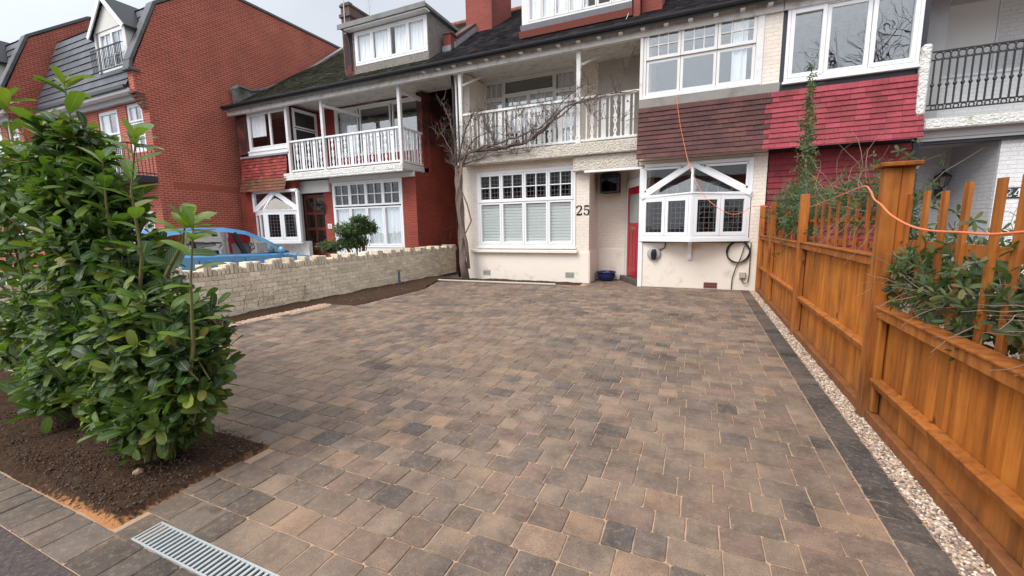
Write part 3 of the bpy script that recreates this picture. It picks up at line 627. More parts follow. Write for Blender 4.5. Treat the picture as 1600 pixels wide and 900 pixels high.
dg = MB(); fr.box(dg, D0+.15, D1-.15, 1.66, DT-.19, .001, .006); dg.build('door_pane', plain('obscure_glass', (.30,.32,.30), .15, .1), dob)
lb = MB(); fr.box(lb, (D0+D1)/2-.16, (D0+D1)/2+.16, 1.48, 1.56, .012, .022); lb.build('letterbox', plain('brass', (.45,.33,.15), .35, .1, metal=.8), dob)
dfm = MB(); fr.box(dfm, .02, D0-.003, 0, 2.86, -.08, .035); fr.box(dfm, D1+.003, DL, 0, 2.86, -.08, .035); fr.box(dfm, D0-.003, D1+.003, DT+.01, 2.86, -.08, .034); fr.box(dfm, .02, DL, 2.862, 3.1, -.08, .0)
dfm.build('door_frame', M['wpaint'], h25, bevel=.006)
st = MB(); fr.box(st, -.03, DL+.0, 0, .15, -.1, .16); st.build('doorstep', plain('worn_step', (.09,.07,.06), .8, .3, 8), h25, bevel=.015)
mb = MB(); mb.box(-1.31, -1.2, 11.62, 12.7, 0, 3.2); mb.box(-1.32, -1.25, YB+.281, 11.62, 0, 3.2); mb.box(-1.43, -1.33, YB+.07, YB+.12, 1.14, 3.06); mb.build('porch_cheek', M['cream'], h25)
# V-shaped bay window
VB = thing('x', None, None); bpy.data.objects.remove(VB)
bx0, bx1, bm_x, by = -1.37, 1.07, -.18, 10.86
bz0, bz1 = 1.20, 2.30
def facet(p, q, n_cells, label, gk='leaded'):
    u = (Vector(q)-Vector(p)).normalized(); n_ = Vector((u.y, -u.x, 0)); f_ = Fr((p[0], p[1], 0), u, n_); ln = (Vector(q)-Vector(p)).length
    window(h25, f_, 0, ln, bz0+.06, bz1, [(i/n_cells, (i+1)/n_cells, 0, 1, 1, 1, gk) for i in range(n_cells)], ft=.06, sash=.075, depth=.06, label=label)
facet((bx0, YB-.02, 0), (bm_x-.0, by, 0), 2, 'left facet of the pointed white bay with two leaded panes'); facet((bm_x, by, 0), (bx1, YB-.02, 0), 2, 'right facet of the pointed white bay with two leaded panes')
b = MB(); poly = [(bx0-.03, YB-.03), (bm_x, by-.05), (bx1+.03, YB-.03)]
b.prism([(bx0-.03, YB), (bx0-.03, YB-.04), (bm_x, by-.06), (bx1+.03, YB-.04), (bx1+.03, YB)], 'z', bz0-.02, bz0+.055)
b.prism([(bx0-.01, YB), (bx0-.01, YB-.035), (bm_x, by-.03), (bx1+.01, YB-.035), (bx1+.01, YB)], 'z', bz1, bz1+.03)
b.build('bay_sill', M['white'], h25, bevel=.006)
b = MB(); b.tube([(bm_x, YB-.02, 1.16), (bm_x, YB-.15, 1.14), (bm_x, YB-.28, 1.16)], .035, 8); 
b.prism([(YB, .72), (YB-.05, .72), (YB-.07, .80), (YB-.055, .88), (YB-.10, .98), (YB-.13, 1.08), (YB-.34, 1.17), (YB, 1.17)], 'x', bm_x-.045, bm_x+.045)
b.build('bracket', M['white'], h25, bevel=.01)
# sloping glazed hood and its frame
pk = Vector((bm_x-.02, YB-.05, 3.03)); ap_ = Vector((bm_x, by-.01, bz1+.03)); lf = Vector((bx0, YB-.05, bz1-.02)); rt_ = Vector((bx1, YB-.05, bz1-.02))
b = MB(); b.bar(lf, pk, .11, .07, (0,-1,0)); b.bar(rt_, pk, .11, .07, (0,-1,0)); b.bar(ap_, pk, .05, .05, (0,-1,0)); b.bar(lf+Vector((.1,-.0,.0)), ap_, .05, .035); b.bar(rt_-Vector((.1,.0,.0)), ap_, .05, .035)
hood = b.build('hood_frame', M['white'], h25, bevel=.004)
gp = MB(); e = Vector((0,.01,0)); gp.add([lf+e, ap_+e, pk+e], [(0,1,2)]); gp.add([ap_+e, rt_+e, pk+e], [(0,1,2)]); gp.build('pane', M['glass'], hood)
# flat frame behind, above bay level
b = MB(); fr = Fr((0, YB, 0), (1,0,0), (0,-1,0))
fr.box(b, bx0+.062, bx0+.10, bz1-.1, 3.10, -.06, .024); fr.box(b, bx1-.07, bx1+.03, bz1-.1, 3.10, -.06, .024); fr.box(b, bx0+.10, bx1-.07, 3.02, 3.10, -.06, .022)
for sgn, xx in ((1, bx0+.07), (-1, bx1-.07)):
    b.bar((xx+sgn*.0, YB-.015, 2.98), (bm_x-sgn*.22, YB-.015, 2.98), .05, .05, (0,0,1)); b.bar((xx+sgn*.02, YB-.015, bz1+.10), (xx+sgn*.02, YB-.015, 2.98), .05, .05, (0,1,0))
    b.bar((xx+sgn*.0, YB-.015, bz1+.12), (bm_x-sgn*.2, YB-.015, 3.0), .05, .05, (0,1,0))
upf = b.build('hood_window', M['white'], h25, bevel=.004)
gp = MB(); gp.box(bx0+.05, bx1-.05, YB+.01, YB+.018, bz1-.02, 3.03); gp.build('pane', M['glass'], upf)
# upper bay: sash windows, flashing, hung tiles
UY = 11.20
mb = MB(); wall_holes(mb, -1.44, 1.46, 4.60, 6.24, UY, .2, [(-1.38, 1.03, 4.68, 6.16)]); mb.box(-1.44, -1.24, UY+.2, 12.8, 3.7, 6.2); mb.box(-1.46, 1.37, YB+.05, 12.0, 3.10, 3.19); mb.box(-1.44, 1.36, UY+.06, UY+.2, 3.2, 4.6)
mb.build('bay_wall', M['cream'], h25)
MB().box(-1.47, -1.40, UY-.03, UY+.05, 4.62, 6.2).build('corner_board', M['wpaint'], h25, bevel=.005); MB().box(1.0, 1.12, UY-.025, UY+.0, 4.60, 6.2).build('corner_board', M['wpaint'], h25, bevel=.005)
fr = Fr((0, UY, 0), (1,0,0), (0,-1,0)); cells = []
for i in range(3):
    cells += [(i/3+.0, (i+1)/3-.0, .0, .56, 1, 1, 'glass', True), (i/3, (i+1)/3, .56, 1, 3, 2)]
window(h25, fr, -1.38, 1.03, 4.66, 6.18, cells, fm='wpaint', ft=.05, sash=.062, proud=.0, sill=(.06,.09,'wpaint'), depth=.1, bead=.012, curtain=[(.80,.93,.0,.95)], label='white timber window with three sashes and small upper panes')
fl = MB(); fl.obox((0, UY-.05, 4.51), (1,0,0), (0,-.35,1), (0,-1,-.35), 1.47, .095, .01); fl.build('flashing', M['concrete'], h25)
def tsurf(ztop, ybase, flare=.16, ln=1.2):
    def P(u, s):
        k = s/ln; yy = ybase-flare*k**2.2; dy = -flare*2.2*k**1.2/ln; n_ = Vector((0,-1,-dy*-1)).normalized(); return Vector((u, yy, ztop-s)), Vector((0,-1,dy)).normalized()
    return P
EDGE = lambda r: (.0,.02,-.10,-.12,.02,-.12,.0,-.12,-.02,-.12,-.14,0)[r%12]
BRN = [(.105,.040,.036),(.095,.037,.034),(.118,.046,.040),(.085,.036,.034)]; RED = [(.315,.050,.066),(.29,.045,.060),(.34,.058,.074),(.25,.045,.05)]
mb = MB(); tiled(mb, tsurf(4.42, UY-.05), 1.22, 0, -1.48, 1.33, .25, lambda u, s: shade(random.choice(BRN), .08), .109, .013, .024, e1=EDGE)
mb.build('hung_tiles', M['tile'], h25)['label'] = 'dark maroon hung clay tiles'
# balcony 25
for x, pk_ in ((-6.57, 0), (-3.02, 1)):
    mb = MB(); mb.box(x-.055, x+.055, 11.26, 11.37, 3.76, 6.1); mb.box(x-.075, x+.075, 11.24, 11.39, 6.02, 6.14); mb.box(x-.07, x+.07, 11.245, 11.385, 3.762, 3.95)
    mb.bar((x+.05, 11.315, 5.72), (x+.42, 11.8, 6.04), .06, .06); mb.build('balcony_post', M['wpeel'], h25, bevel=.008)
balustrade(h25, (-6.50, 11.31, 0), (-3.08, 11.31, 0), 'wpeel', 3.80, 4.92); balustrade(h25, (-2.96, 11.31, 0), (-1.47, 11.31, 0), 'wpeel', 3.80, 4.92)
mb = MB(); wall_holes(mb, -7.4, -1.44, 3.76, 6.4, 12.85, .15, [(-6.58, -3.5, 3.8, 6.24)]); mb.build('balcony_wall', M['cream'], h25)
MB().box(-2.85, -1.45, 12.81, 12.848, 3.8, 6.3).build('beige_panel', M['beige'], h25)
fr = Fr((0, 12.85, 0), (1,0,0), (0,-1,0))
cells = [(0,.22,.0,.47,1,1), (0,.22,.47,.77,3,2), (0,.22,.77,1,3,1), (.78,1,.0,.47,1,1), (.78,1,.47,.77,3,2), (.78,1,.77,1,3,1), (.22,.5,.0,.52,1,1), (.22,.5,.52,.80,3,2), (.5,.78,.0,.52,1,1), (.5,.78,.52,.80,3,2), (.22,.78,.80,1,1,1)]
window(h25, fr, -6.62, -3.46, 3.8, 6.26, cells, fm='wpaint', ft=.06, sash=.05, bead=.012, curtain=[(0.01,.19,.02,.98),(.81,.99,.02,.98),(.25,.75,.52,.8)], label='balcony doors with small paned side lights')
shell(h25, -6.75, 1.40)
# eaves, shared line: one part per house
def eaves(parent, x0, x1, blocks=True, gx0=None, gx1=None):
    mb = MB(); mb.box(x0, x1, 11.14, 11.18, 6.04, 6.27); mb.build('fascia', M['soffit'], parent, bevel=.004)
    MB().box(x0, x1, 11.0, 12.9, 6.262, 6.285).build('soffit', M['soffit'], parent)
    MB().box(x0, x1, 11.181, 11.32, 6.06, 6.14).build('eaves_beam', M['wpaint'], parent, bevel=.004)
    g_ = MB(); n = 8; pr_ = [(10.93+.065*math.cos(math.pi+math.pi*i/n)+.02, 6.33+.075*math.sin(math.pi+math.pi*i/n)) for i in range(n+1)]
    pr_ += [(a*.9+10.95*.1, b_+.004) for a, b_ in pr_[::-1]]; g_.prism(pr_, 'x', gx0 or x0, gx1 or x1)
    g_.build('gutter', M['gutter'], parent)
    if blocks:
        x = x0+.25
        while x < x1-.1: MB().box(x-.05, x+.05, 10.99, 11.139, 6.17, 6.24).build('rafter_end', M['wpaint'], parent, bevel=.006); x += .52
eaves(h25, -7.9, 1.45)
DK = [(.085,.075,.080),(.065,.060,.066),(.10,.085,.085),(.075,.067,.072)]
rf = roofsurf(h25, -7.9, 1.5, lambda u, s: shade(random.choice(DK), .2), seed=1)
# dormer 25
def dormer(parent, x0, x1, yf, z0, z1, side, win, mt, label):
    mb = MB(); holes = [win]; wall_holes(mb, x0, x1, z0, z1, yf, .12, holes)
    yb = yf+ (z1-z0)/.66+.6
    for xx in (x0, x1-.08): mb.prism([(yf+.12, z0-.1), (yb, z1), (yf+.12, z1)], 'x', xx, xx+.08)
    d_ = mb.build('dormer', M[side], parent)
    rr = MB(); rr.box(x0-.35, x1+.12, yf-.28, yb+.4, z1+.02, z1+.12); rr.box(x0-.37, x1+.14, yf-.31, yf-.281, z1-.03, z1+.135); rr.build('dormer_roof', M['stone'], d_, bevel=.01)
    return d_
d25 = dormer(h25, -4.92, -1.84, 12.1, 7.05, 8.9, 'wpaint', (-4.76, -1.92, 7.36, 8.7), None, '')
fr = Fr((0, 12.1, 0), (1,0,0), (0,-1,0)); window(d25, fr, -4.78, -1.90, 7.34, 8.72, [(i/7, (i+1)/7, 0, 1, 1, 1) for i in range(7)], fm='wpaint', ft=.06, sash=.045, gm='glassb', curtain=[(.0,.62,0,1)], depth=.1)
MB().obox((-3.38, 12.05, 7.22), (1,0,0), (0,-.4,1), (0,-1,-.4), 1.56, .10, .012).build('apron', M['lead'], d25)
MB().obox((-3.38, 11.98, 7.05), (1,0,0), (0,-.5,1), (0,-1,-.5), 1.58, .085, .02).build('apron_tiles', plain('red_apron_tile', (.30,.085,.06), .8, .2, 14), d25)
mb = MB(); mb.box(-1.78, -1.62, 12.0, 15.0, 6.9, 9.1); mb.box(-1.60, -1.1, 12.25, 15, 7.0, 8.4); mb.build('roof_upstand', M['redbrick2'], h25)
# chimney between 25 and 26
mb = MB(); mb.box(-8.10, -7.05, 14.5, 16.25, 7.6, 11.6); ch_ = mb.build('chimney', M['redbrick2'], h25)
mb = MB(); mb.prism([(12.75, roofprof(12.75)-.15), (12.75, 7.93), (13.1, 7.9), (14.5, 8.85), (14.5, 8.3)], 'x', -8.0, -7.72); mb.build('party_parapet', M['redbrick2'], h25)
mb = MB(); mb.prism([(12.72, 7.93), (12.93, 8.05), (13.14, 7.93)], 'x', -8.03, -7.69); mb.prism([(13.1, 7.9), (14.5, 8.86), (14.5, 8.93), (13.1, 7.98)], 'x', -8.03, -7.69); mb.build('parapet_coping', plain('brown_coping', (.10,.05,.045), .8, .2), h25)
mb = MB(); mb.box(-8.02, -7.70, 12.70, 12.76, 7.25, 7.55); mb.build('lead_apron', M['lead'], h25)
for k in range(11):
    yy = 12.95+k*.16; MB().box(-7.71, -7.66, yy, yy+.15, roofprof(yy)-.02, roofprof(yy)+.22).build('stepped_flashing', M['lead'], h25)
# rainwater pipe at the left corner
pp = MB(); pp.tube([(-6.93, 11.45, 6.2), (-6.93, 11.5, 5.6), (-6.93, 11.5, .05)], .045, 10); pp.build('drainpipe', M['black'], h25, smooth=True)
MB().box(-6.86, -6.81, 11.48, 11.53, 0, 6.1).build('corner_strip', M['wpaint'], h25)
# alley / recess between 26 and 25
#@@HOUSE26
h26 = thing('terraced_house', 'red brick house with white balcony behind the low wall', 'house', (-12,13,0))
YC = 11.95
q26 = lambda px, Y=YC: onY(px, 340, Y).x
XP0, XP1 = q26(631.5), -8.80
rb = M['redbrick']; mb = MB(); mb.box(XP0, XP1, YC, 12.5, 0, 3.5); mb.box(-9.02, -8.80, 12.5, 16.0, 0, 6.2); mb.build('side_wall', rb, h26)
MB().box(-9.0, -8.75, 12.76, 12.9, 3.5, 6.2).build('corner_pier', rb, h26); MB().box(-8.79, -6.79, 15.4, 15.6, 0, 6.2).build('recess_wall', rb, h26)
MB().box(q26(508), q26(523), YC, 12.6, 0, 3.25).build('door_pier', rb, h26); MB().box(-17.1, -16.26, 11.44, 12.6, 0, 3.1).build('corner_pier', rb, h26); MB().box(-13.5, -13.3, 12.6, 12.8, 0, 3.4).build('hall_wall', rb, h26)
MB().box(q26(523), XP0, YC+.02, YC+.2, 0, .93).build('wall', rb, h26)
# downpipe stubs, vine against the recess
wx0, wx1 = q26(523), q26(631)
fr = Fr((0, YC, 0), (1,0,0), (0,-1,0)); cells = [(i/4, (i+1)/4, .0, .62, 1, 1) for i in range(4)]+[(i/4, (i+1)/4, .635, 1, 2, 2, 'leaded') for i in range(4)]
window(h26, fr, wx0-.0, wx1, .95, 3.34, cells, ft=.07, sash=.055, curtain=[(.02,.98,.0,.62)], proud=.02, depth=.1)
mb = MB(); mb.box(wx0, wx1, YC-.02, YC+.02, .0, .93); mb.build('panel_below_window', M['wpaint'], h26)
# balcony slab, beam and door surround
mb = MB(); mb.box(-14.30, -8.80, 11.30, 12.85, 3.52, 3.72); mb.box(-14.30, -8.80, 11.28, 11.34, 3.45, 3.521); mb.build('balcony_slab', M['wroughcast'], h26, bevel=.03, bseg=2)
mb = MB(); mb.box(-8.799, -8.42, 11.30, 12.85, 3.47, 3.72); mb.build('slab_return', M['wpaint'], h26, bevel=.01) if False else None
mb = MB(); mb.box(q26(462), q26(520), YC-.1, YC+.1, 3.02, 3.46); mb.box(q26(462), q26(473), YC-.1, YC+.06, 0, 3.018); mb.box(q26(520), -8.8, YC-.06, YC+.05, 3.345, 3.51); mb.build('door_surround', M['wpaint'], h26, bevel=.006)
dx0, dx1 = q26(473), q26(507.5); dw_ = (dx1-dx0); dd = MB(); dd.box(dx0, dx1, YC+.12, YC+.17, .1, 2.98)
for i in range(3): dd.box(dx0+i*(dw_-.11)/2, dx0+i*(dw_-.11)/2+.11, YC+.10, YC+.119, .1, 2.98)
for z in (.1, 1.0, 1.6, 2.2, 2.85): dd.box(dx0+.11, dx1-.11, YC+.104, YC+.1195, z, z+.12)
dr_ = dd.build('door', M['brown'], h26, bevel=.004)
dp = MB(); dp.box(dx0+.11, dx1-.11, YC+.112, YC+.1185, 1.13, 2.84); dp.build('door_pane', plain('dark_door_glass', (.02,.012,.01), .08, .1), dr_)
# V bay of 26
vx0, vx1, vm, vy = -16.22, -13.78, -15.0, 10.88
def facet26(p, q, n_cells):
    u = (Vector(q)-Vector(p)).normalized(); n_ = Vector((u.y, -u.x, 0)); f_ = Fr((p[0], p[1], 0), u, n_); ln = (Vector(q)-Vector(p)).length
    window(h26, f_, 0, ln, 1.22, 2.36, [(i/n_cells, (i+1)/n_cells, 0, 1, 1, 1, 'leaded') for i in range(n_cells)], ft=.06, sash=.08, depth=.06)
facet26((vx0, 11.42, 0), (vm, vy, 0), 2); facet26((vm, vy, 0), (vx1, 11.42, 0), 2)
b = MB(); b.prism([(vx0-.05, 11.46), (vx0-.05, 11.40), (vm, vy-.05), (vx1+.05, 11.40), (vx1+.05, 11.46)], 'z', 1.13, 1.215); b.prism([(vx0-.02, 11.46), (vx0-.02, 11.40), (vm, vy-.03), (vx1+.02, 11.40), (vx1+.02, 11.46)], 'z', 2.36, 2.40); b.build('bay_sill', M['white'], h26)
pk = Vector((-15.0, 11.40, 3.06)); ap_ = Vector((vm, vy, 2.40)); lf = Vector((vx0, 11.41, 2.40)); rt_ = Vector((vx1, 11.41, 2.40))
b = MB(); b.bar(lf, pk, .13, .08, (0,-1,0)); b.bar(rt_, pk, .13, .08, (0,-1,0)); b.bar(ap_, pk, .06, .06, (0,-1,0)); b.box(vx0-.05, vx0+.06, 11.36, 11.46, 2.36, 3.1); b.box(vx1-.06, vx1+.05, 11.36, 11.46, 1.2, 3.1); b.box(vx0, vx1, 11.36, 11.46, 3.06, 3.16)
b.bar((vx0+.06,11.38,2.5), (-15.2,11.38,3.05), .07, .05, (0,-1,0)); b.bar((vx1-.06,11.38,2.5), (-14.8,11.38,3.05), .07, .05, (0,-1,0)); hd = b.build('hood_frame', M['white'], h26, bevel=.004)
gp = MB(); gp.add([lf, ap_, pk], [(0,1,2)]); gp.add([ap_, rt_, pk], [(0,1,2)]); gp.box(vx0, vx1, 11.47, 11.48, 2.3, 3.1); gp.build('pane', M['glassb'], hd)
MB().box(vx0-.1, vx1+.1, 11.64, 11.8, 0, 1.2).build('bay_wall', M['wpaint'], h26)
# upper bay of 26
mb = MB(); wall_holes(mb, -16.8, -14.0, 4.6, 6.2, 11.4, .15, [(-16.1, -14.1, 4.75, 6.05)]); mb.box(-17.05, -16.9, 11.55, 16, 3.1, 6.3); mb.box(-16.7, -14.0, 11.5, 11.7, 3.1, 4.6); mb.box(-14.15, -14.0, 11.55, 12.8, 3.7, 6.2); mb.build('bay_wall', M['redbrick'], h26)
fr = Fr((0, 11.4, 0), (1,0,0), (0,-1,0)); window(h26, fr, -16.15, -13.95, 4.68, 6.1, [(0,.58,0,1,1,1),(.58,1,0,1,1,1)], ft=.09, sash=.04, sill=(.06,.06), gm='glassb', curtain=[(.02,.42,.35,1)], depth=.1)
mb = MB(); mb.box(-16.2, -13.9, 11.36, 11.40, 4.5, 4.62); mb.build('sill_board', M['white'], h26)
RD2 = [(.30,.055,.05),(.25,.045,.042),(.34,.065,.055)]; MS = [(.19,.075,.045),(.23,.075,.05),(.15,.085,.04)]
mb = MB(); tiled(mb, tsurf(4.42, 11.40, .22, 1.3), 1.28, 0, -16.7, -14.15, .21, lambda u, s: shade(random.choice(RD2 if s < .8 else MS), .2), .115, .014, .028); mb.build('hung_tiles', M['tile'], h26)['label'] = 'red hung tiles with mossy orange lower courses'
MB().box(-16.7, -13.95, 11.33, 11.40, 4.43, 4.50).build('flashing', M['lead'], h26)
# balcony 26
for x in (-13.95, -12.20, -8.86): MB().box(x-.055, x+.055, 11.33, 11.44, 3.72, 6.08).build('balcony_post', M['wpaint'], h26, bevel=.006)
mb = MB()
mb.bar((-12.15, 11.385, 5.9), (-11.6, 12.6, 5.75), .08, .09); mb.build('balcony_brace', M['wpaint'], h26, bevel=.006); mb = MB(); mb.bar((-8.86, 11.42, 5.95), (-8.86, 12.76, 5.95), .10, .12); mb.build('balcony_brace', M['wpaint'], h26, bevel=.006)
balustrade(h26, (-13.88, 11.385, 0), (-12.27, 11.385, 0), 'white', 3.76, 4.86); balustrade(h26, (-12.13, 11.385, 0), (-8.93, 11.385, 0), 'white', 3.76, 4.86); balustrade(h26, (-8.86, 11.46, 0), (-8.86, 12.74, 0), 'white', 3.76, 4.86)
mb = MB(); wall_holes(mb, -14.0, -9.0, 3.7, 6.2, 12.78, .15, [(q26(536,12.78), -9.1, 4.4, 6.15)]); mb.build('balcony_wall', plain('red_painted_wall', (.25,.03,.03), .7, .1), h26)
fr = Fr((0, 12.78, 0), (1,0,0), (0,-1,0)); window(h26, fr, q26(534,12.78), -9.05, 4.38, 6.18, [(0,.28,0,1,1,1),(.30,.68,0,1,1,1),(.70,1,0,1,1,1)], ft=.09, sash=.05, curtain=[(.02,.24,0,1)], depth=.1)
MB().box(-13.999, -13.99, 11.62, 12.75, 3.9, 6.1).build('side_dark_board', M['dark'], h26)  # dark board on solid brick, coloured like the unlit room behind a window
window(h26, Fr((-13.98, 11.6, 0), (0,1,0), (1,0,0)), .03, 1.15, 4.3, 6.12, [(0,1,0,.62,1,1),(0,1,.64,1,1,1)], ft=.07, sash=.04, depth=.004)
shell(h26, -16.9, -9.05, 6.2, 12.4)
eaves(h26, -16.9, -7.91, blocks=False)
MS2 = [(.10,.105,.075),(.085,.09,.065),(.13,.125,.09),(.075,.075,.062)]
roofsurf(h26, -16.9, -7.92, lambda u, s: shade(random.choice(MS2), .25), seed=2)
d26 = dormer(h26, -11.28, -8.15, 12.1, 6.95, 8.42, 'peb', (-11.15, -8.22, 7.28, 8.30), None, '')
window(d26, Fr((0, 12.1, 0), (1,0,0), (0,-1,0)), -11.18, -8.18, 7.24, 8.33, [(0,.24,0,1,1,1),(.24,.5,0,1,1,1),(.5,.76,0,1,1,1),(.76,1,0,1,1,1)], ft=.07, sash=.05, gm='glassb', curtain=[(.01,.22,0,1),(.26,.47,0,1),(.56,.72,0,1),(.78,.98,0,1)], depth=.1)
MB().box(-11.4, -8.05, 11.84, 12.09, 8.35, 8.40).build('dormer_soffit', M['wpaint'], d26)
pp = MB(); pp.tube([(-11.42, 12.0, 8.3), (-11.35, 12.02, 8.0), (-11.33, 12.05, 7.1)], .035, 8); pp.build('downpipe', M['gutter'], d26)
mb = MB(); mb.box(-11.72, -11.3, 12.15, 12.45, 6.9, 8.4); mb.build('brick_cheek', M['redbrick'], d26)
mb = MB(); mb.box(-12.20, -11.80, 12.6, 14.0, 7.0, 9.55); 
chm = mb.build('chimney', M['oldbrick'], h26)
mb = MB(); mb.box(-12.26, -11.74, 12.54, 14.06, 9.2, 9.32); mb.box(-12.24, -11.76, 12.56, 14.04, 9.55, 9.64); mb.box(-12.2,-11.8,12.6,12.8,9.64,9.70); mb.build('chimney_cap', M['oldbrick'], chm, bevel=.015)
a_ = MB(); a_.tube([(-11.95, 12.5, 8.6), (-11.95, 12.5, 10.6)], .018, 6); a_.build('aerial_mast', M['galv'], chm); a_ = MB(); a_.tube([(-11.75, 13.6, 9.1), (-11.75, 13.6, 10.8)], .012, 6)
for i in range(7): a_.tube([(-11.75-.15, 13.6+i*.0, 9.9+i*.1), (-11.75+.15, 13.6, 9.9+i*.1)], .006, 5)
a_.build('aerial', M['galv'], chm)
# left parapet with curved coping
prof = [(11.55,7.10),(11.72,7.28),(12.2,7.24),(12.6,7.36),(13.2,7.66),(13.9,8.05),(14.7,8.6),(15.6,9.25),(16.5,9.95),(17.6,10.8)]
mb = MB(); mb.prism([(a, b_) for a, b_ in prof]+[(17.6, 9.9), (15.6, 8.8), (14.2, 8.0), (12.8, 7.0), (11.6, 6.3)], 'x', -17.12, -16.88); mb.build('parapet', plain('grey_parapet_render', (.20,.20,.185), .95, .25, 6, 30, .01, dirtc=(.06,.065,.05), dirtp=(.45,.65), dsc=3), h26)
mb = MB(); mb.prism([(a, b_) for a, b_ in prof]+[(a-.03, b_+.06) for a, b_ in prof[::-1]], 'x', -17.16, -16.83); mb.build('coping', M['stone'], h26)
#@@HOUSE24
h24 = thing('terraced_house', 'house number 24 with bright red painted tiles and black iron balcony', 'house', (4,13,0))
mb = MB(); wall_holes(mb, 1.462, 3.88, 4.42, 6.24, UY+.01, .2, [(1.60, 3.72, 4.66, 6.04)]); mb.box(1.38, 3.88, UY+.14, UY+.3, 3.2, 4.42); mb.box(3.70, 3.88, UY+.21, 12.9, 3.6, 6.2); mb.build('bay_wall', M['black'], h24)
window(h24, Fr((0, UY+.01, 0), (1,0,0), (0,-1,0)), 1.54, 3.78, 4.60, 6.08, [(0,.30,0,1,1,1),(.30,.655,0,1,1,1,'glass',True),(.655,1,0,1,1,1)], ft=.06, sash=.075, proud=.03, sill=(.03,.09), depth=.1, label='wide white three light window')
mb = MB(); tiled(mb, tsurf(4.42, UY-.045), 1.22, 0, 1.335, 3.92, .25, lambda u, s: shade(random.choice(RED), .07), .109, .013, .024, e0=EDGE)
# stray red tiles lapping onto the brown ones
mb.build('hung_tiles', M['tile'], h24)['label'] = 'bright red painted hung tiles'
mb = MB(); tiled(mb, lambda u, s: (Vector((u, 11.40+.02*(s>3), 3.16-s)), Vector((0,-1,0))), 3.1, 0, 1.40, 3.90, .25, lambda u, s: shade((.235,.032,.042), .10), .13, .014, .022)
mb.build('lower_hung_tiles', M['tile'], h24)
MB().box(1.38, 3.9, 11.42, 11.7, 0, 3.2).build('lower_wall', M['dark'], h24)
mb = MB(); mb.box(3.90, 4.02, 11.36, 11.6, 0, 3.16); mb.box(4.02, 9, 11.40, 11.55, 3.10, 3.16); mb.build('porch_frame', M['black'], h24)
mb = MB(); mb.box(3.95, 9, 11.34, 12.95, 3.22, 3.38); mb.box(3.95, 9, 11.36, 12.95, 3.161, 3.219); mb.build('balcony_slab', M['greyw'], h24)
mb = MB(); mb.box(3.98, 9, 11.18, 11.30, 3.36, 3.56); mb.box(3.95, 9, 11.30, 12.9, 3.381, 3.6); mb.build('slab_edge', M['wroughcast'], h24, bevel=.02)
mb = MB(); mb.box(3.79, 3.93, 11.06, 11.3, 3.62, 4.93); mb.build('party_post', M['wroughcast'], h24, bevel=.03)
mb = MB(); mb.box(3.88, 9, 12.9, 13.05, 3.6, 6.4); mb.build('balcony_wall', M['wbrick'], h24)
mb = MB(); mb.box(3.93, 4.45, 12.0, 12.88, 3.6, 6.3); mb.build('balcony_cheek', M['greyw'], h24)
mb = MB(); mb.box(4.72, 5.55, 12.84, 12.88, 4.1, 6.16); mb.box(4.66, 4.70, 12.86, 12.89, 4.0, 6.2); mb.box(5.57, 5.61, 12.86, 12.89, 4.0, 6.2); mb.build('blank_door', M['wsmooth'], h24)
mb = MB(); mb.box(4.5, 9, 12.6, 12.75, 3.6, 4.62); mb.box(4.45, 9, 12.56, 12.8, 4.62, 4.68); mb.build('inner_parapet', M['wbrick'], h24)
mb = MB(); mb.box(4.02, 5.0, 12.62, 12.8, 0, 3.16); mb.add([(5.0,12.62,0),(5.26,11.56,0),(5.26,11.56,3.1),(5.0,12.62,3.16)], [(0,1,2,3)]); mb.box(4.02, 4.06, 11.6, 12.62, 0, 3.16); mb.build('porch_wall', brickmat('grey_porch_brick', (.46,.47,.48), (.44,.45,.46), (.41,.42,.43), dist=.003, stain=.1, soft=.5), h24)
mb = MB(); mb.box(5.262, 9, 11.48, 11.7, 0, 3.099); mb.build('front_wall', M['wbrick'], h24)
ib = MB(); RX0, RX1, RY = 3.95, 7.6, 11.12; rails = ib
ib.box(RX0, RX1, RY-.014, RY+.014, 4.76, 4.788); ib.box(RX0, RX1, RY-.014, RY+.014, 4.615, 4.638); ib.box(RX0, RX1, RY-.014, RY+.014, 3.70, 3.723); ib.box(RX0, RX1, RY-.014, RY+.014, 3.79, 3.813)
x = RX0+.05; k = 0
while x < RX1:
    ib.box(x-.012, x+.012, RY-.011, RY+.011, 3.80, 4.62); ib.lathe((x, RY, 4.17), [(.012,-.04),(.028,-.02),(.032,0),(.028,.02),(.012,.04)], 8)
    for zc, rr in ((4.695,.060), (3.752,.038)):
        n_ = 16
        ib.tube([(x+.055+rr*math.cos(2*math.pi*i/n_), RY, zc+rr*math.sin(2*math.pi*i/n_)) for i in range(n_+1)], .011, 5, cap=False)
    x += .110
ib.build('iron_railing', M['iron'], h24)
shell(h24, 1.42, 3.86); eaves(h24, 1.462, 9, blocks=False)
roofsurf(h24, 1.51, 9, lambda u, s: shade(random.choice(DK), .2), seed=3)
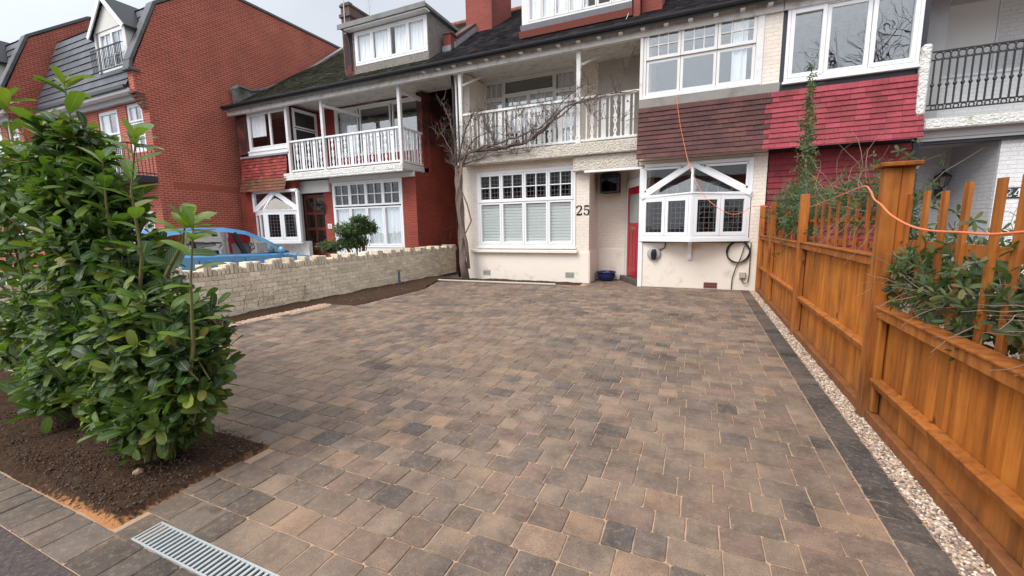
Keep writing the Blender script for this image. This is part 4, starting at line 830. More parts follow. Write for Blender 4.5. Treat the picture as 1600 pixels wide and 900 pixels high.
#@@TOWN
def townhouse(label, XG, XL, dy=0.0, dz=1.0, dormer_x=None, detail=True):
    h = thing('townhouse', label, 'house', ((XG+XL)/2, 12, 0))
    P_ = [(8.75,0),(8.75,5.7),(8.62,5.9),(8.5,6.1),(8.42,6.35),(8.42,7.0),(9.35,9.3),(11.35,10.8),(22,10.8),(22,0)]
    mb = MB(); mb.prism([(a+dy, b_) for a, b_ in P_], 'x', XG-.3, XG); mb.build('gable_wall', M['townbrick'], h)
    mb = MB()
    for k in range(5): mb.box(XG-.28, XG+.012, 8.36+.07*k+dy, 8.70+dy, 6.22-.10*k, 6.27-.10*k)
    mb.build('corbel', M['oldbrick'], h)
    # coping
    cp = [(8.36,6.98),(8.40,7.25),(9.30,9.36),(11.33,10.86),(22,10.86)]; cb = MB()
    for (a, b_), (c_, d_) in zip(cp[:-1], cp[1:]):
        cb.bar((XG-.15, a+dy, b_), (XG-.15, c_+dy, d_), .40, .10)
    cb.box(XG-.36, XG+.08, 8.28+dy, 8.62+dy, 6.92, 7.0); cb.build('coping', M['slatecope'], h, bevel=.01)
    # soldier course
    sc_ = MB()
    if detail:
        y_ = 9.2
        while y_ < 12.5: sc_.box(XG, XG+.006, y_+dy, y_+.066+dy, 3.18, 3.40); y_ += .078
        sc_.build('soldier_course', plain('soldier_brick', (.34,.09,.05), .85, .25, 9), h)
    # front wall and mansard
    fw = MB(); wins = [(XG-1.42, XG-.42, 4.45, 6.1), (XG-3.35, XG-2.0, 3.75, 6.05), (XG-5.3, XG-4.3, 4.45, 6.1)]
    wall_holes(fw, XL, XG-.3, 0, 6.35, 8.75+dy, .3, wins+[(XG-2.2, XG-.6, .9, 2.4)]); fw.build('front_wall', M['townbrick'], h)
    fr = Fr((0, 8.80+dy, 0), (1,0,0), (0,-1,0))
    for (a, b_, c_, d_) in wins: window(h, fr, a, b_, c_, d_, [(0,.5,0,.62,1,2),(.5,1,0,.62,1,2),(0,1,.64,1,2,1)], ft=.07, sash=.05, curtain=[(.0,.3,0,1),(.7,1,0,1)])
    window(h, fr, XG-2.2, XG-.6, .9, 2.4, [(0,.5,0,1,2,2),(.5,1,0,1,2,2)], ft=.07)
    MB().box(XL, XG-.3, 8.35+dy, 8.75+dy, 6.30, 6.42).build('soffit', M['white'], h)
    MB().box(XL, XG-.3, 8.60+dy, 8.74+dy, 6.12, 6.30).build('frieze', M['greyw'], h)
    g_ = MB(); g_.box(XL, XG-.3, 8.24+dy, 8.36+dy, 6.40, 6.50); g_.build('gutter', M['gutter'], h)
    mr = MB(); SL = [(.060,.066,.080),(.050,.056,.070),(.072,.078,.09)]
    ln = math.hypot(.95, 2.8); n_ = Vector((0,-2.8,.95)).normalized()
    tiled(mr, lambda u, s: (Vector((u, 9.30+dy-.95*s/ln, 9.28-2.8*s/ln)), n_), ln, 0, XL, XG-.3, .45, lambda u, s: shade(random.choice(SL), .12), .30, .015, .03)
    n2_ = Vector((0,-1.5,2)).normalized(); tiled(mr, lambda u, s: (Vector((u, 11.35+dy-2.05*s/2.54, 10.8-1.5*s/2.54)), n2_), 2.54, 0, XL, XG-.3, .45, lambda u, s: shade(random.choice(SL), .12), .30, .015, .03)
    M.setdefault('slate', colmat('slate_tile', rough=.45, sc=15, bd=.003, spec=.5)); r_ = mr.build('roof', M['slate'], h)
    MB().prism([(8.36+dy,6.44),(9.28+dy,9.2),(11.3+dy,10.7),(18,10.7),(18,6.4)], 'x', XL, XG-.3).build('roof_deck', M['dark'], r_)
    # gabled dormer
    dx = dormer_x; dw = .98; zb, ze, za = 7.2, 8.50, 9.42; yf = 8.55+dy
    dm = MB(); dm.prism([(dx-dw, ze), (dx+dw, ze), (dx, za)], 'y', yf, yf+.1); dm.box(dx-dw, dx-dw+.1, yf, yf+.6, zb, ze); dm.box(dx+dw-.1, dx+dw, yf, yf+.6, zb, ze); d_ = dm.build('dormer', plain('cream_gable', (.66,.64,.60), .7, .05), h)
    dr2 = MB()
    for sg in (-1, 1): 
        a0 = Vector((dx, yf-.10, za+.12)); a1 = Vector((dx+sg*(dw+.16), yf-.10, ze-.10)); bk = Vector((0, 2.6, 0))
        dr2.add([a0, a1, a1+bk, a0+bk, a0-Vector((0,0,.08)), a1-Vector((0,0,.08)), a1+bk-Vector((0,0,.08)), a0+bk-Vector((0,0,.08))], [(0,1,2,3),(7,6,5,4),(0,4,5,1),(1,5,6,2),(2,6,7,3),(3,7,4,0)])
    dr2.build('dormer_roof', M['slate'], d_)
    bb_ = MB()
    for sg in (-1, 1): bb_.bar((dx, yf-.12, za+.03), (dx+sg*(dw+.14), yf-.12, ze-.16), .035, .13, (0,0,1))
    bb_.build('bargeboard', M['white'], d_)
    window(d_, Fr((0, yf+.04, 0), (1,0,0), (0,-1,0)), dx-dw+.2, dx+dw-.1, zb, ze, [(0,.5,0,1,2,3),(.5,1,0,1,2,3)], ft=.08, sash=.05, curtain=[(0,.3,0,1),(.7,1,0,1)])
    jb = MB(); z0_, z1_ = 7.15, 7.85; jb.box(dx-dw, dx+dw, yf-.18, yf-.15, z1_, z1_+.03); jb.box(dx-dw, dx+dw, yf-.18, yf-.15, z0_, z0_+.03)
    for i in range(20): jb.box(dx-dw+i*.1, dx-dw+i*.1+.014, yf-.17, yf-.156, z0_, z1_)
    jb.build('juliet_railing', M['iron'], d_)
    # first floor balcony
    bx_a, bx_b = XG-3.7, XG-.02; yb0, yb1 = 7.9+dy, 8.74+dy; bl = MB(); bl.box(bx_a, bx_b, yb0, yb1, 3.35, 3.55); b_o = bl.build('balcony', M['black'], h)
    rl = MB(); rl.box(bx_a, bx_b, yb0, yb0+.03, 4.55, 4.59); rl.box(bx_b-.03, bx_b, yb0+.03, yb1, 4.55, 4.59); rl.box(bx_a, bx_b, yb0, yb0+.03, 3.62, 3.65); rl.box(bx_b-.03, bx_b, yb0+.03, yb1, 3.62, 3.65)
    x = bx_a
    while x < bx_b: rl.box(x, x+.016, yb0+.005, yb0+.021, 3.55, 4.55); x += .11
    yy = yb0+.1
    while yy < yb1: rl.box(bx_b-.022, bx_b-.006, yy, yy+.016, 3.55, 4.55); yy += .11
    rl.build('railing', M['iron'], b_o)
    return h
townhouse('tall red brick townhouse with slate mansard, nearest gable left of the terrace', -17.3, -24.2, dormer_x=-18.65)
townhouse('red brick townhouse at the far left edge, gable behind the slate roof', -24.5, -31.5, dy=-.75, dormer_x=-26.6, detail=False)
#@@BWALL
# ------------------------------------------------------------------ low painted brick wall
bw = thing('boundary_wall', 'low cream painted brick wall with crenellated soldier top beside the driveway', 'wall', (-8.2,7,0))
M['wallbrick'] = colmat('cream_painted_wall_brick', rough=.85, sc=30, bd=.004, grain=(.85,1.1))
m = M['wallbrick']; t = m.node_tree; bs = t.nodes['Principled BSDF']; src = bs.inputs['Base Color'].links[0].from_socket
c = mixc(t, ramp(t, noise(t, 3.2, 8, rough=.7), [(.56, (0,0,0)), (.72, (.55,.55,.55))]), src, (.36,.30,.18)); c = mixc(t, ramp(t, noise(t, 13, 8, rough=.7), [(.58, (0,0,0)), (.64, (.8,.8,.8))]), c, (.15,.12,.09)); t.links.new(c, bs.inputs['Base Color'])
x0, x1 = -8.32, -8.08; mb = MB(); mb.box(x0+.012, x1-.012, 1.9, 13.2, 0, .80)
core = mb.build('mortar_core', plain('mossy_mortar', (.38,.33,.25), .95, .3, 12), bw)
mb = MB(); z = 0; r = 0; CRM = [(.80,.69,.52),(.75,.65,.50),(.83,.73,.57),(.70,.60,.46)]
while z < .80:
    y = 1.9-(.12 if r%2 else 0)
    while y < 13.2:
        l = .235; a, b_ = max(1.9, y)+.0035, min(13.2, y+l)-.0035; y += l
        if b_-a < .03: continue
        j = jit(.004); mb.box(x0+j, x1+j, a, b_, z+.003, z+.0875+jit(.002), 0, shade(random.choice(CRM), .1))
    z += .0895; r += 1
y = 1.9; k = 0
while y < 13.2:
    if k == 0: lv_, left_ = 0, 3
    if left_ == 0: lv_, left_ = 1-lv_, random.choice((2,3,3,4))
    left_ -= 1; hgt = (.195 if lv_ else .12)+jit(.022)
    mb.box(x0+jit(.004), x1+jit(.004), y+.009, y+.070, .808, .812+hgt, 0, tuple(q*.86 for q in shade(random.choice(CRM), .18))); y += .079; k += 1  # soldier bricks coloured darker to offset sky light on their tops
mb.build('bricks', M['wallbrick'], bw, bevel=.006)
# dead twiggy plant on and over the wall
def twigs(mb, pts0, n, ln, r0, spread, grav=-.2, seg=5, dirs=None, sub=2):
    ends = []
    for i in range(n):
        p = Vector(random.choice(pts0))+Vector((jit(.05), jit(.1), jit(.03))); d_ = Vector(dirs or (0,0,1))+Vector((jit(spread), jit(spread), jit(spread))); d_.normalize(); L_ = ln*random.uniform(.5,1.2); pts = [p.copy()]
        for s_ in range(seg): d_ = (d_+Vector((jit(.35), jit(.35), jit(.35)+grav*.3))).normalized(); p = p+d_*(L_/seg); pts.append(p.copy())
        mb.tube(pts, [r0*(1-.8*j/seg) for j in range(seg+1)], 4, cap=False); ends.append(pts)
    if sub > 0:
        allp = [q for e_ in ends for q in e_[1:-1]]; twigs(mb, allp, n*2, ln*.4, r0*.6, 1.2, grav, 4, None, sub-1)
    return ends
mb = MB(); twigs(mb, [(-8.35, 5.0+i*.2, .85) for i in range(11)], 32, .35, .004, .9, .0, sub=2); twigs(mb, [(-8.04, 5.2+i*.35, .1) for i in range(5)], 9, .6, .004, .12, -.1, dirs=(-.03,.3,.9), sub=1)
tag(mb.build('dead_shrub', plain('dead_twig', (.07,.065,.07), .9, .3, 20)), 'leafless tangle of grey twigs sprawling over the low wall in front of the blue car', 'shrub')
# leaves
def leafmesh(mb_v, mb_f, uv, cols, p, d_, up, L_, W_, col, bend=.25, fold=.25, seg=5):
    d_ = d_.normalized(); s_ = d_.cross(up)
    if s_.length < .01: s_ = d_.orthogonal()
    s_.normalize(); n_ = s_.cross(d_); base = len(mb_v); prof = [.12,.60,.96,1.0,.80,.25] if seg >= 4 else [.12,1.0,.7,.03]; k = len(prof); tl_ = [0,.18,.42,.68,.90,1.0] if k == 6 else [i/(k-1) for i in range(k)]
    for i in range(k):
        t_ = tl_[i]; c_ = p+d_*(L_*(t_*.97))-n_*(bend*L_*t_*t_); w2 = W_/2*prof[i]
        mb_v += [tuple(c_-s_*w2+n_*(w2*fold)), tuple(c_), tuple(c_+s_*w2+n_*(w2*fold))]
    for i in range(k-1):
        a = base+3*i; t0, t1 = i/(k-1), (i+1)/(k-1)
        mb_f.append((a, a+1, a+4, a+3)); uv += [(0,t0),(.5,t0),(.5,t1),(0,t1)]; mb_f.append((a+1, a+2, a+5, a+4)); uv += [(.5,t0),(1,t0),(1,t1),(.5,t1)]; cols += [tuple(col)+(1,)]*8
def leafobj(name, V, Fc, UV, COL, material, parent=None):
    me = bpy.data.meshes.new(name); me.from_pydata(V, [], Fc); u = me.uv_layers.new(name='UVMap'); u.data.foreach_set('uv', [x for q in UV for x in q]); ca = me.color_attributes.new('Col', 'FLOAT_COLOR', 'CORNER'); ca.data.foreach_set('color', [x for q in COL for x in q])
    me.polygons.foreach_set('use_smooth', [True]*len(Fc)); me.materials.append(material); o = bpy.data.objects.new(name, me); C.objects.link(o)
    if parent is not None: o.parent = parent; o.matrix_parent_inverse = Matrix.Translation(-wloc(parent))
    return o
#@@LAUREL
def whorl(V, Fc, UV, COL, p, d_, n, L_, W_, cols, lift=.5, stem=.10):
    d_ = d_.normalized(); a0 = d_.orthogonal().normalized(); b0 = d_.cross(a0); ph = random.random()*6.28
    for i in range(n):
        th = ph+i*2.4; t_ = i/max(1,n-1); rad = a0*math.cos(th)+b0*math.sin(th); ld = (rad*(1-.45*t_)+d_*(lift*.5+.9*t_*lift)+Vector((0,0,-.06))+Vector((jit(.15),jit(.15),jit(.15)))).normalized()
        q = p-d_*stem*(1-t_); l_ = L_*random.uniform(.7,1.1)*(1-.25*t_)
        leafmesh(V, Fc, UV, COL, q, ld, d_+Vector((0,0,.35)), l_, W_*l_/L_*random.uniform(.9,1.15), shade(random.choice(cols), .22), random.uniform(.05,.35), random.uniform(.1,.45))
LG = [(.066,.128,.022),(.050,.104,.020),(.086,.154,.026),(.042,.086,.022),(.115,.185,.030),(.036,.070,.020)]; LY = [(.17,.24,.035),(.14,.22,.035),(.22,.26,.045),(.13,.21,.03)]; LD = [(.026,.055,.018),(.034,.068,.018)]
def laurel(label, base, ells, shoots, n_in, n_out, seed, Ls=.165):
    random.seed(seed); root = thing('laurel_bush', label, 'bush', base); V, Fc, UV, COL = [], [], [], []; st_ = MB(); bs_ = Vector(base)
    lim = [0]
    for (c_, r_) , wgt in ells:
        c_ = Vector(c_); r_ = Vector(r_); n = int(n_out*wgt)
        for i in range(n):
            d_ = Vector((random.gauss(0,1), random.gauss(0,1), random.gauss(0,1)+.15)).normalized(); k = random.uniform(.72,1.04)
            p = c_+Vector((d_.x*r_.x, d_.y*r_.y, d_.z*r_.z))*k
            if p.z < .12: continue
            inside = any(((p.x-c2.x)/r2.x)**2+((p.y-c2.y)/r2.y)**2+((p.z-c2.z)/r2.z)**2 < .5 for (c2, r2), _ in [((Vector(a), Vector(b_)), w_) for (a, b_), w_ in ells])
            out = Vector((d_.x/r_.x, d_.y/r_.y, d_.z/r_.z)).normalized(); tw = (out*.9+Vector((0,0,.55))+Vector((jit(.3),jit(.3),jit(.3)))).normalized()
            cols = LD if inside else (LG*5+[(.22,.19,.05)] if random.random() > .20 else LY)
            lz = Ls*random.uniform(.55,1.08); whorl(V, Fc, UV, COL, p, tw, random.randint(5,8), lz, lz*random.uniform(.38,.47), cols, .55, .14)
            if i % 3 == 0: st_.tube([p-tw*.30, p-tw*.12+Vector((jit(.02),jit(.02),0)), p], [.006,.0045,.003], 5, cap=False)
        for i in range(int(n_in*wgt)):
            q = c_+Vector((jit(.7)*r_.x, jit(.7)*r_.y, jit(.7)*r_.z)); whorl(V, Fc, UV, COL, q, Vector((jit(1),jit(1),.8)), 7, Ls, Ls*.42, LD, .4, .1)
    for pts, yl, n_ in shoots:      # long leading shoots with spaced leaves
        pts = [Vector(p) for p in pts]; st_.tube(pts, [.014*(1-.75*i/(len(pts)-1)) for i in range(len(pts))], 6, cap=False)
        tot = n_
        for i in range(tot):
            t_ = i/(tot-1)*(len(pts)-1); k = min(int(t_), len(pts)-2); p = pts[k].lerp(pts[k+1], t_-k); ax = (pts[k+1]-pts[k]).normalized(); a0 = ax.orthogonal().normalized(); b0 = ax.cross(a0); th = i*2.4
            ld = (a0*math.cos(th)+b0*math.sin(th)+ax*random.uniform(.4,.9)).normalized(); l_ = Ls*random.uniform(1.0,1.35)
            leafmesh(V, Fc, UV, COL, p, ld, ax+Vector((0,0,.3)), l_, l_*.42, shade(random.choice(LY if (yl and t_ > (len(pts)-1)*.35) else LG), .18), random.uniform(.05,.3), random.uniform(.1,.4))
        whorl(V, Fc, UV, COL, pts[-1], (pts[-1]-pts[-2]), 6, Ls*1.1, Ls*.45, LY if yl else LG+LY[:1], .8, .06)
    for i in range(9):
        c_, r_ = random.choice(ells)[0]; q = Vector(c_)+Vector((jit(.6)*r_[0], jit(.6)*r_[1], jit(.7)*r_[2])); m_ = bs_.lerp(q, .45)+Vector((jit(.08),jit(.08),0)); s0 = bs_+Vector((jit(.1),jit(.08),-.03)); st_.tube([s0, m_, q], [.022,.015,.006], 7, cap=False)
    st_.build('stems', M['lstem'], root, smooth=True); leafobj('foliage', V, Fc, UV, COL, M['leaf'], root); return root
def s3(Y, *pp): return [onY(px, py, Y) for px, py in pp]
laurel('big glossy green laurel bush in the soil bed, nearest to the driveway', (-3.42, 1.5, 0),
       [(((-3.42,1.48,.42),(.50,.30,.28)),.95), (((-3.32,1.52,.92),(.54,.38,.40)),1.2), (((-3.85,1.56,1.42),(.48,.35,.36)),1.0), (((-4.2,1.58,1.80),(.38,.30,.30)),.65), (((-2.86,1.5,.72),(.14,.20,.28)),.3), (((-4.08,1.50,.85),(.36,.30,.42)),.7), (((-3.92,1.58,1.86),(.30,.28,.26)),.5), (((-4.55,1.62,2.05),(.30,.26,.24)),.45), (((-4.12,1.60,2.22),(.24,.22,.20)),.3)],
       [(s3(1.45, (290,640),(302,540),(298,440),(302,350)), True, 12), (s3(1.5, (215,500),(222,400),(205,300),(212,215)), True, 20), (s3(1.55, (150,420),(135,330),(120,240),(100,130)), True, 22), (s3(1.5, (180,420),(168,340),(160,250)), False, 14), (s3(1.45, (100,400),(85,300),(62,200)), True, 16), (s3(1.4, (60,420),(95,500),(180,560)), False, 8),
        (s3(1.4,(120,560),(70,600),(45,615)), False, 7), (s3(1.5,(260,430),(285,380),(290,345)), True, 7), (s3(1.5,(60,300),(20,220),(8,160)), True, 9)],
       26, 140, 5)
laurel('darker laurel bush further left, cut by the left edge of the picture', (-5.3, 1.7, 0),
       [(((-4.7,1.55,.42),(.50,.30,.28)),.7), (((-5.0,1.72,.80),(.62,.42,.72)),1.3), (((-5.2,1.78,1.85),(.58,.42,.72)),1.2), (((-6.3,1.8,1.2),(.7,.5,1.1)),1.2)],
       [(s3(1.6,(20,520),(40,430),(20,330)), True, 10)], 20, 105, 9)
random.seed(21)
# broken stone in the bed
st = MB(); bm = bmesh.new(); bmesh.ops.create_icosphere(bm, subdivisions=2, radius=.032)
for v in bm.verts: v.co *= random.uniform(.8,1.15); v.co.z *= .7
st.add([v.co+Vector((-3.30,1.33,.05)) for v in bm.verts], [[v.index for v in f.verts] for f in bm.faces]); bm.free()
tag(st.build('stone', plain('buff_stone', (.40,.27,.17), .8, .2, 20)), 'small buff stone lying on the soil under the laurel', 'stone')
# rounded shrub of the neighbour
def shrub(name, label, base, ells, n, Ls, cols, trunk=True, seed=3, lw=.4, material='leaf2', cat='shrub'):
    random.seed(seed); root = thing(name, label, cat, base); V, Fc, UV, COL = [], [], [], []; st_ = MB()
    for (c_, r_), w_ in ells:
        c_, r_ = Vector(c_), Vector(r_)
        for i in range(int(n*w_)):
            d_ = Vector((random.gauss(0,1), random.gauss(0,1), random.gauss(0,1))).normalized(); k = random.uniform(.25,1.0)**.6; p = c_+Vector((d_.x*r_.x, d_.y*r_.y, d_.z*r_.z))*k
            whorl(V, Fc, UV, COL, p, (d_+Vector((0,0,.7))), 6, Ls, Ls*lw, cols, .5, Ls*.7)
        if trunk:
            for i in range(5):
                q = c_+Vector((jit(.7)*r_.x, jit(.7)*r_.y, jit(.6)*r_.z)); b0 = Vector(base); st_.tube([b0, b0.lerp(q,.5)+Vector((jit(.08),jit(.08),.03)), q], [.022,.014,.005], 6, cap=False)
    if trunk: st_.build('branches', M['bark'], root, smooth=True)
    leafobj('foliage', V, Fc, UV, COL, M[material], root); return root
SG = [(.045,.085,.02),(.06,.105,.025),(.075,.12,.03),(.035,.065,.02)]
a, b_, c_, d_, e_ = onX(548,358,-9.4), onX(578,352,-9.4), onX(522,385,-9.4), onX(560,395,-9.4), onX(565,340,-9.4)
P_ = lambda px, py: onX(px, py, -9.4)
shrub('shrub', 'loose evergreen shrub behind the low wall in front of the red brick house', (P_(560,400).x, P_(560,400).y, 0), [((P_(545,358),(.38,.62,.25)),1), ((P_(574,355),(.33,.42,.24)),.8), ((P_(518,384),(.35,.48,.17)),.8), ((P_(553,376),(.38,.60,.22)),.9), ((P_(562,342),(.25,.35,.14)),.5)], 230, .10, SG)
#@@CAR
car = thing('parked_car', 'bright blue hatchback parked nose-in behind the low wall', 'car', (-10.6, 6.4, 0))
M['carblue'] = plain('blue_car_paint', (.10,.33,.60), .22, .03, 2, spec=.6); M['carblue'].node_tree.nodes['Principled BSDF'].inputs['Coat Weight'].default_value = .6
yo = 4.45      # rear bumper
side = [(0,.35),(-.02,.75),(.06,1.05),(.30,1.13),(1.2,1.10),(2.3,1.06),(3.2,1.02),(4.05,.88),(4.32,.70),(4.36,.40),(4.2,.28),(.1,.28)]
xs_ = [(-.86,.0,.93),(-.83,.0,1.0),(-.6,.0,1.02),(.6,.0,1.02),(.83,0,1.0),(.86,0,.93)]
def loft(mb, rings):
    n = len(rings[0]); b0 = len(mb.v)
    for r in rings: mb.v += [tuple(q) for q in r]
    for i in range(len(rings)-1):
        for j in range(n): mb.f.append([b0+i*n+j, b0+i*n+(j+1)%n, b0+(i+1)*n+(j+1)%n, b0+(i+1)*n+j]); mb.m.append(0); mb.c.append(None)
    mb.f.append([b0+j for j in range(n)]); mb.m.append(0); mb.c.append(None); mb.f.append([b0+(len(rings)-1)*n+j for j in range(n)][::-1]); mb.m.append(0); mb.c.append(None)
XC = -10.6; mb = MB(); loft(mb, [[(XC+x, yo+(a-2.17)*(.97 if abs(x) > .8 else 1)+2.17, b_*k+(0 if k == 1 else .01)) for a, b_ in side] for x, _, k in xs_])
o = mb.build('body', M['carblue'], car, bevel=.05, smooth=True, bseg=3)
# cabin: lofted roof with pillars; glass inside
P0 = [(.10,1.05),(.28,1.40),(.50,1.60),(1.10,1.68),(1.75,1.68),(2.25,1.60),(2.75,1.38),(3.35,1.04)]
def ring(x, inset, dz=0): return [(XC+x, yo+a+(inset if i < 2 else (-inset if i > 5 else 0)), b_-dz*(1 if b_ > 1.2 else 0)) for i, (a, b_) in enumerate(P0)]
mb = MB(); loft(mb, [ring(-.66,.06,.05), ring(-.58,.0,.0), ring(.58,.0,.0), ring(.66,.06,.05)]) 
rf_ = MB()      # roof skin + pillars in body colour, just outside the glass house
top = [(.20,1.36),(.34,1.53),(.55,1.645),(1.10,1.70),(1.75,1.70),(2.25,1.62),(2.75,1.41),(3.38,1.06)]; low_ = [(.36,1.34),(.46,1.46),(.62,1.545),(1.10,1.60),(1.75,1.60),(2.20,1.53),(2.68,1.33),(3.24,1.055)]
for sx in (-1, 1):
    xt, xb = XC+sx*.64, XC+sx*.70
    for i in range(len(top)-1):
        (a0,b0_),(a1,b1_) = top[i], top[i+1]; (c0,d0_),(c1,d1_) = low_[i], low_[i+1]
        rf_.add([(xt,yo+a0,b0_),(xt,yo+a1,b1_),(xb,yo+c1,d1_),(xb,yo+c0,d0_)], [(0,1,2,3) if sx < 0 else (3,2,1,0)])
    rf_.bar((xt+sx*.03, yo+.22, 1.38), (XC+sx*.74, yo+.05, 1.06), .10, .16, (0,1,0))
for i in range(4):
    (a0,b0_),(a1,b1_) = top[i+1], top[i+2]; rf_.add([(XC-.64,yo+a0,b0_),(XC+.64,yo+a0,b0_),(XC+.64,yo+a1,b1_),(XC-.64,yo+a1,b1_)], [(0,1,2,3)])
rf_.build('roof', M['carblue'], car, smooth=False)
gh = MB()
gl_ = MB()
for sx in (-1, 1):
    pts = [(c0, d0_) for c0, d0_ in low_]; poly = [(.16,1.08)]+pts+[(3.24,1.05)]; 
    vs = [(XC+sx*(.715 if z < 1.2 else .695), yo+a, z) for a, z in [(.10,1.08)]+low_]; gl_.add(vs, [list(range(len(vs)))])
gl_.add([(XC-.62,yo+2.2,1.62),(XC+.62,yo+2.2,1.62),(XC+.70,yo+3.38,1.05),(XC-.70,yo+3.38,1.05)], [(0,1,2,3)]); gl_.add([(XC-.62,yo+.5,1.60),(XC+.62,yo+.5,1.60),(XC+.70,yo+.08,1.06),(XC-.70,yo+.08,1.06)], [(3,2,1,0)])
gl_.build('window_glass', glassmat('car_glass', (.20,.23,.22), .26), car)
pb = MB()
for sx in (-1, 1):
    for yy, wd, tl in ((1.93,.10,-.10), (.98,.07,.0), (.50,.05,-.0)): pb.bar((XC+sx*.70, yo+yy, 1.58 if yy > .6 else 1.46), (XC+sx*.735, yo+yy+.22-(.1 if yy < 1 else 0), 1.06), .02, wd, (0,1,0))
    pb.bar((XC+sx*.72, yo+.15, 1.075), (XC+sx*.72, yo+3.3, 1.055), .03, .03)
pb.build('pillars', M['blackpl'], car)
it = MB(); it.box(XC-.6, XC+.6, yo+.6, yo+3.1, .5, 1.0)
for yy in (1.1, 2.1):
    for sx in (-.36, .36): it.box(XC+sx-.24, XC+sx+.24, yo+yy, yo+yy+.14, .9, 1.32); it.box(XC+sx-.13, XC+sx+.13, yo+yy+.02, yo+yy+.12, 1.34, 1.5)
it.build('seats', plain('grey_seat', (.10,.10,.10), .9, .2), car, bevel=.04)
mi_ = MB()
for sx in (-1, 1): mi_.lathe((XC+sx*.90, yo+2.95, 1.12), [(0,-.05),(.07,-.045),(.095,0),(.08,.05),(0,.07)], 12, axis=(0,1,0))
mi_.build('wing_mirror', M['carblue'], car, smooth=True)
for sx in (-1, 1):
    for yy in (.85, 3.45):
        wh = MB(); wh.lathe((XC+sx*.86, yo+yy, .31), [(0,-.10),(.30,-.10),(.33,-.06),(.33,.06),(.30,.10),(.21,.10)], 24, axis=(sx,0,0)); w_o = wh.build('wheel', M['blackpl'], car, smooth=False)
        rm = MB(); rm.lathe((XC+sx*.86, yo+yy, .31), [(.21,.09),(.19,.06),(.05,.07),(0,.075)], 24, axis=(sx,0,0)); rm.build('rim', M['galv'], w_o)
    hl = MB(); hl.obox((XC+sx*.62, yo+4.28, .72), (1,0,0), (0,1,.2), (0,-.2,1), .18, .05, .08); hl.build('headlight', plain('headlamp', (.7,.72,.74), .1, .05), car, bevel=.03)
    tl = MB(); tl.obox((XC+sx*.74, yo+.02, .95), (1,0,0), (0,1,0), (0,0,1), .09, .05, .16); tl.build('tail_light', plain('tail_lamp', (.35,.01,.01), .15, .05), car, bevel=.03)
sm_ = MB()
for yy, a in ((1.02,.08),(2.02,.12),(3.02,-.05)):
    for sx in (-1, 1): sm_.bar((XC+sx*.862, yo+yy, 1.0), (XC+sx*.864, yo+yy+a, .42), .006, .012, (0,1,0))
sm_.build('door_seam', M['blackpl'], car)
hd_ = MB(); hd_.box(XC+.855, XC+.885, yo+1.15, yo+1.32, .96, .985); hd_.box(XC+.855, XC+.885, yo+2.15, yo+2.32, .95, .975); hd_.build('door_handle', M['carblue'], car, bevel=.005)
#@@FENCE
# ------------------------------------------------------------------ timber fence on the right: one thing, posts and panels as its parts
fence = thing('timber_fence', 'orange stained wooden fence with close boarded panels beside the gravel strip', 'fence', (1.4,6,0))
FX = 1.335
def wcol(a=.12): f = 1+jit(a); return (f, f*random.uniform(.95,1.03), f*random.uniform(.9,1.05))
posts = [(4.13,2.0,'b'), (7.02,1.98,'p'), (9.62,2.0,'p'), (11.22,2.0,'p')]
def post(y, h_, wx=.10, wy=.10, x=FX-.06):
    mb = MB(); mb.box(x, x+wx, y-wy/2, y+wy/2, -.05, h_, 0, wcol(.15)); return mb.build('post', M['fpost'], fence, bevel=.006)
for y, h_, k in posts:
    if k == 'b':
        post(y+.05, 2.0, .10, .10); mb = MB(); mb.box(FX+.045, FX+.125, y+.02, y+.10, -.05, 2.0, 0, wcol()); mb.build('post_board', M['fpost'], fence, bevel=.004)
        cp = MB(); cp.box(FX-.09, FX+.15, y-.04, y+.15, 2.002, 2.035, 0, (.8,.75,.7)); cp.build('post_cap', M['fpost'], fence, bevel=.006)
    else: post(y, h_)
post(1.35, 1.9)
def panel(y0, y1, top, mid, trellis=True, tz=.5, rails=True):
    mb = MB(); n = max(1, int((y1-y0)/.105)); wd = (y1-y0)/n       # feather-edge boards
    for i in range(n):
        a = y0+i*wd; c_ = wcol(.20); mb.add([(FX+.045,a,.05),(FX+.030,a+wd+.01,.05),(FX+.030,a+wd+.01,top-.03),(FX+.045,a,top-.03),(FX+.060,a,.05),(FX+.060,a+wd,.05),(FX+.060,a+wd,top-.03),(FX+.060,a,top-.03)], [(0,3,2,1),(4,5,6,7),(1,2,6,5),(0,4,7,3),(3,7,6,2)], 0, c_)
    pn = mb.build('panel', M['fence'], fence)
    rl = MB(); e = .0
    for z, wz, ox in ((top, .07, 0), (mid, .06, 0)): rl.obox((FX+.005, (y0+y1)/2, z-.035), (0,1,0), (1,0,.25 if z != top else 0), (0 if z == top else -.25,0,1), (y1-y0)/2-.002, .035, wz/2, 0, wcol(.1))
    rl.box(FX-.045, FX+.065, y0+.002, y1-.002, top+.002, top+.022, 0, (.85,.8,.75))
    rl.box(FX-.035, FX+.028, y0+.002, y1-.002, .0, .085, 0, (.75,.7,.7))
    for yy in (y0+.002, y1-.062): rl.box(FX-.020, FX+.028, yy, yy+.06, .088, top-.075, 0, wcol())
    rl.build('rail', M['fpost'], pn, bevel=.005); return pn
panel(.9, 4.10, .92, .37); panel(4.24, 6.97, 1.31, .58); panel(7.07, 9.57, 1.30, .62); panel(9.67, 11.17, 1.30, .62)
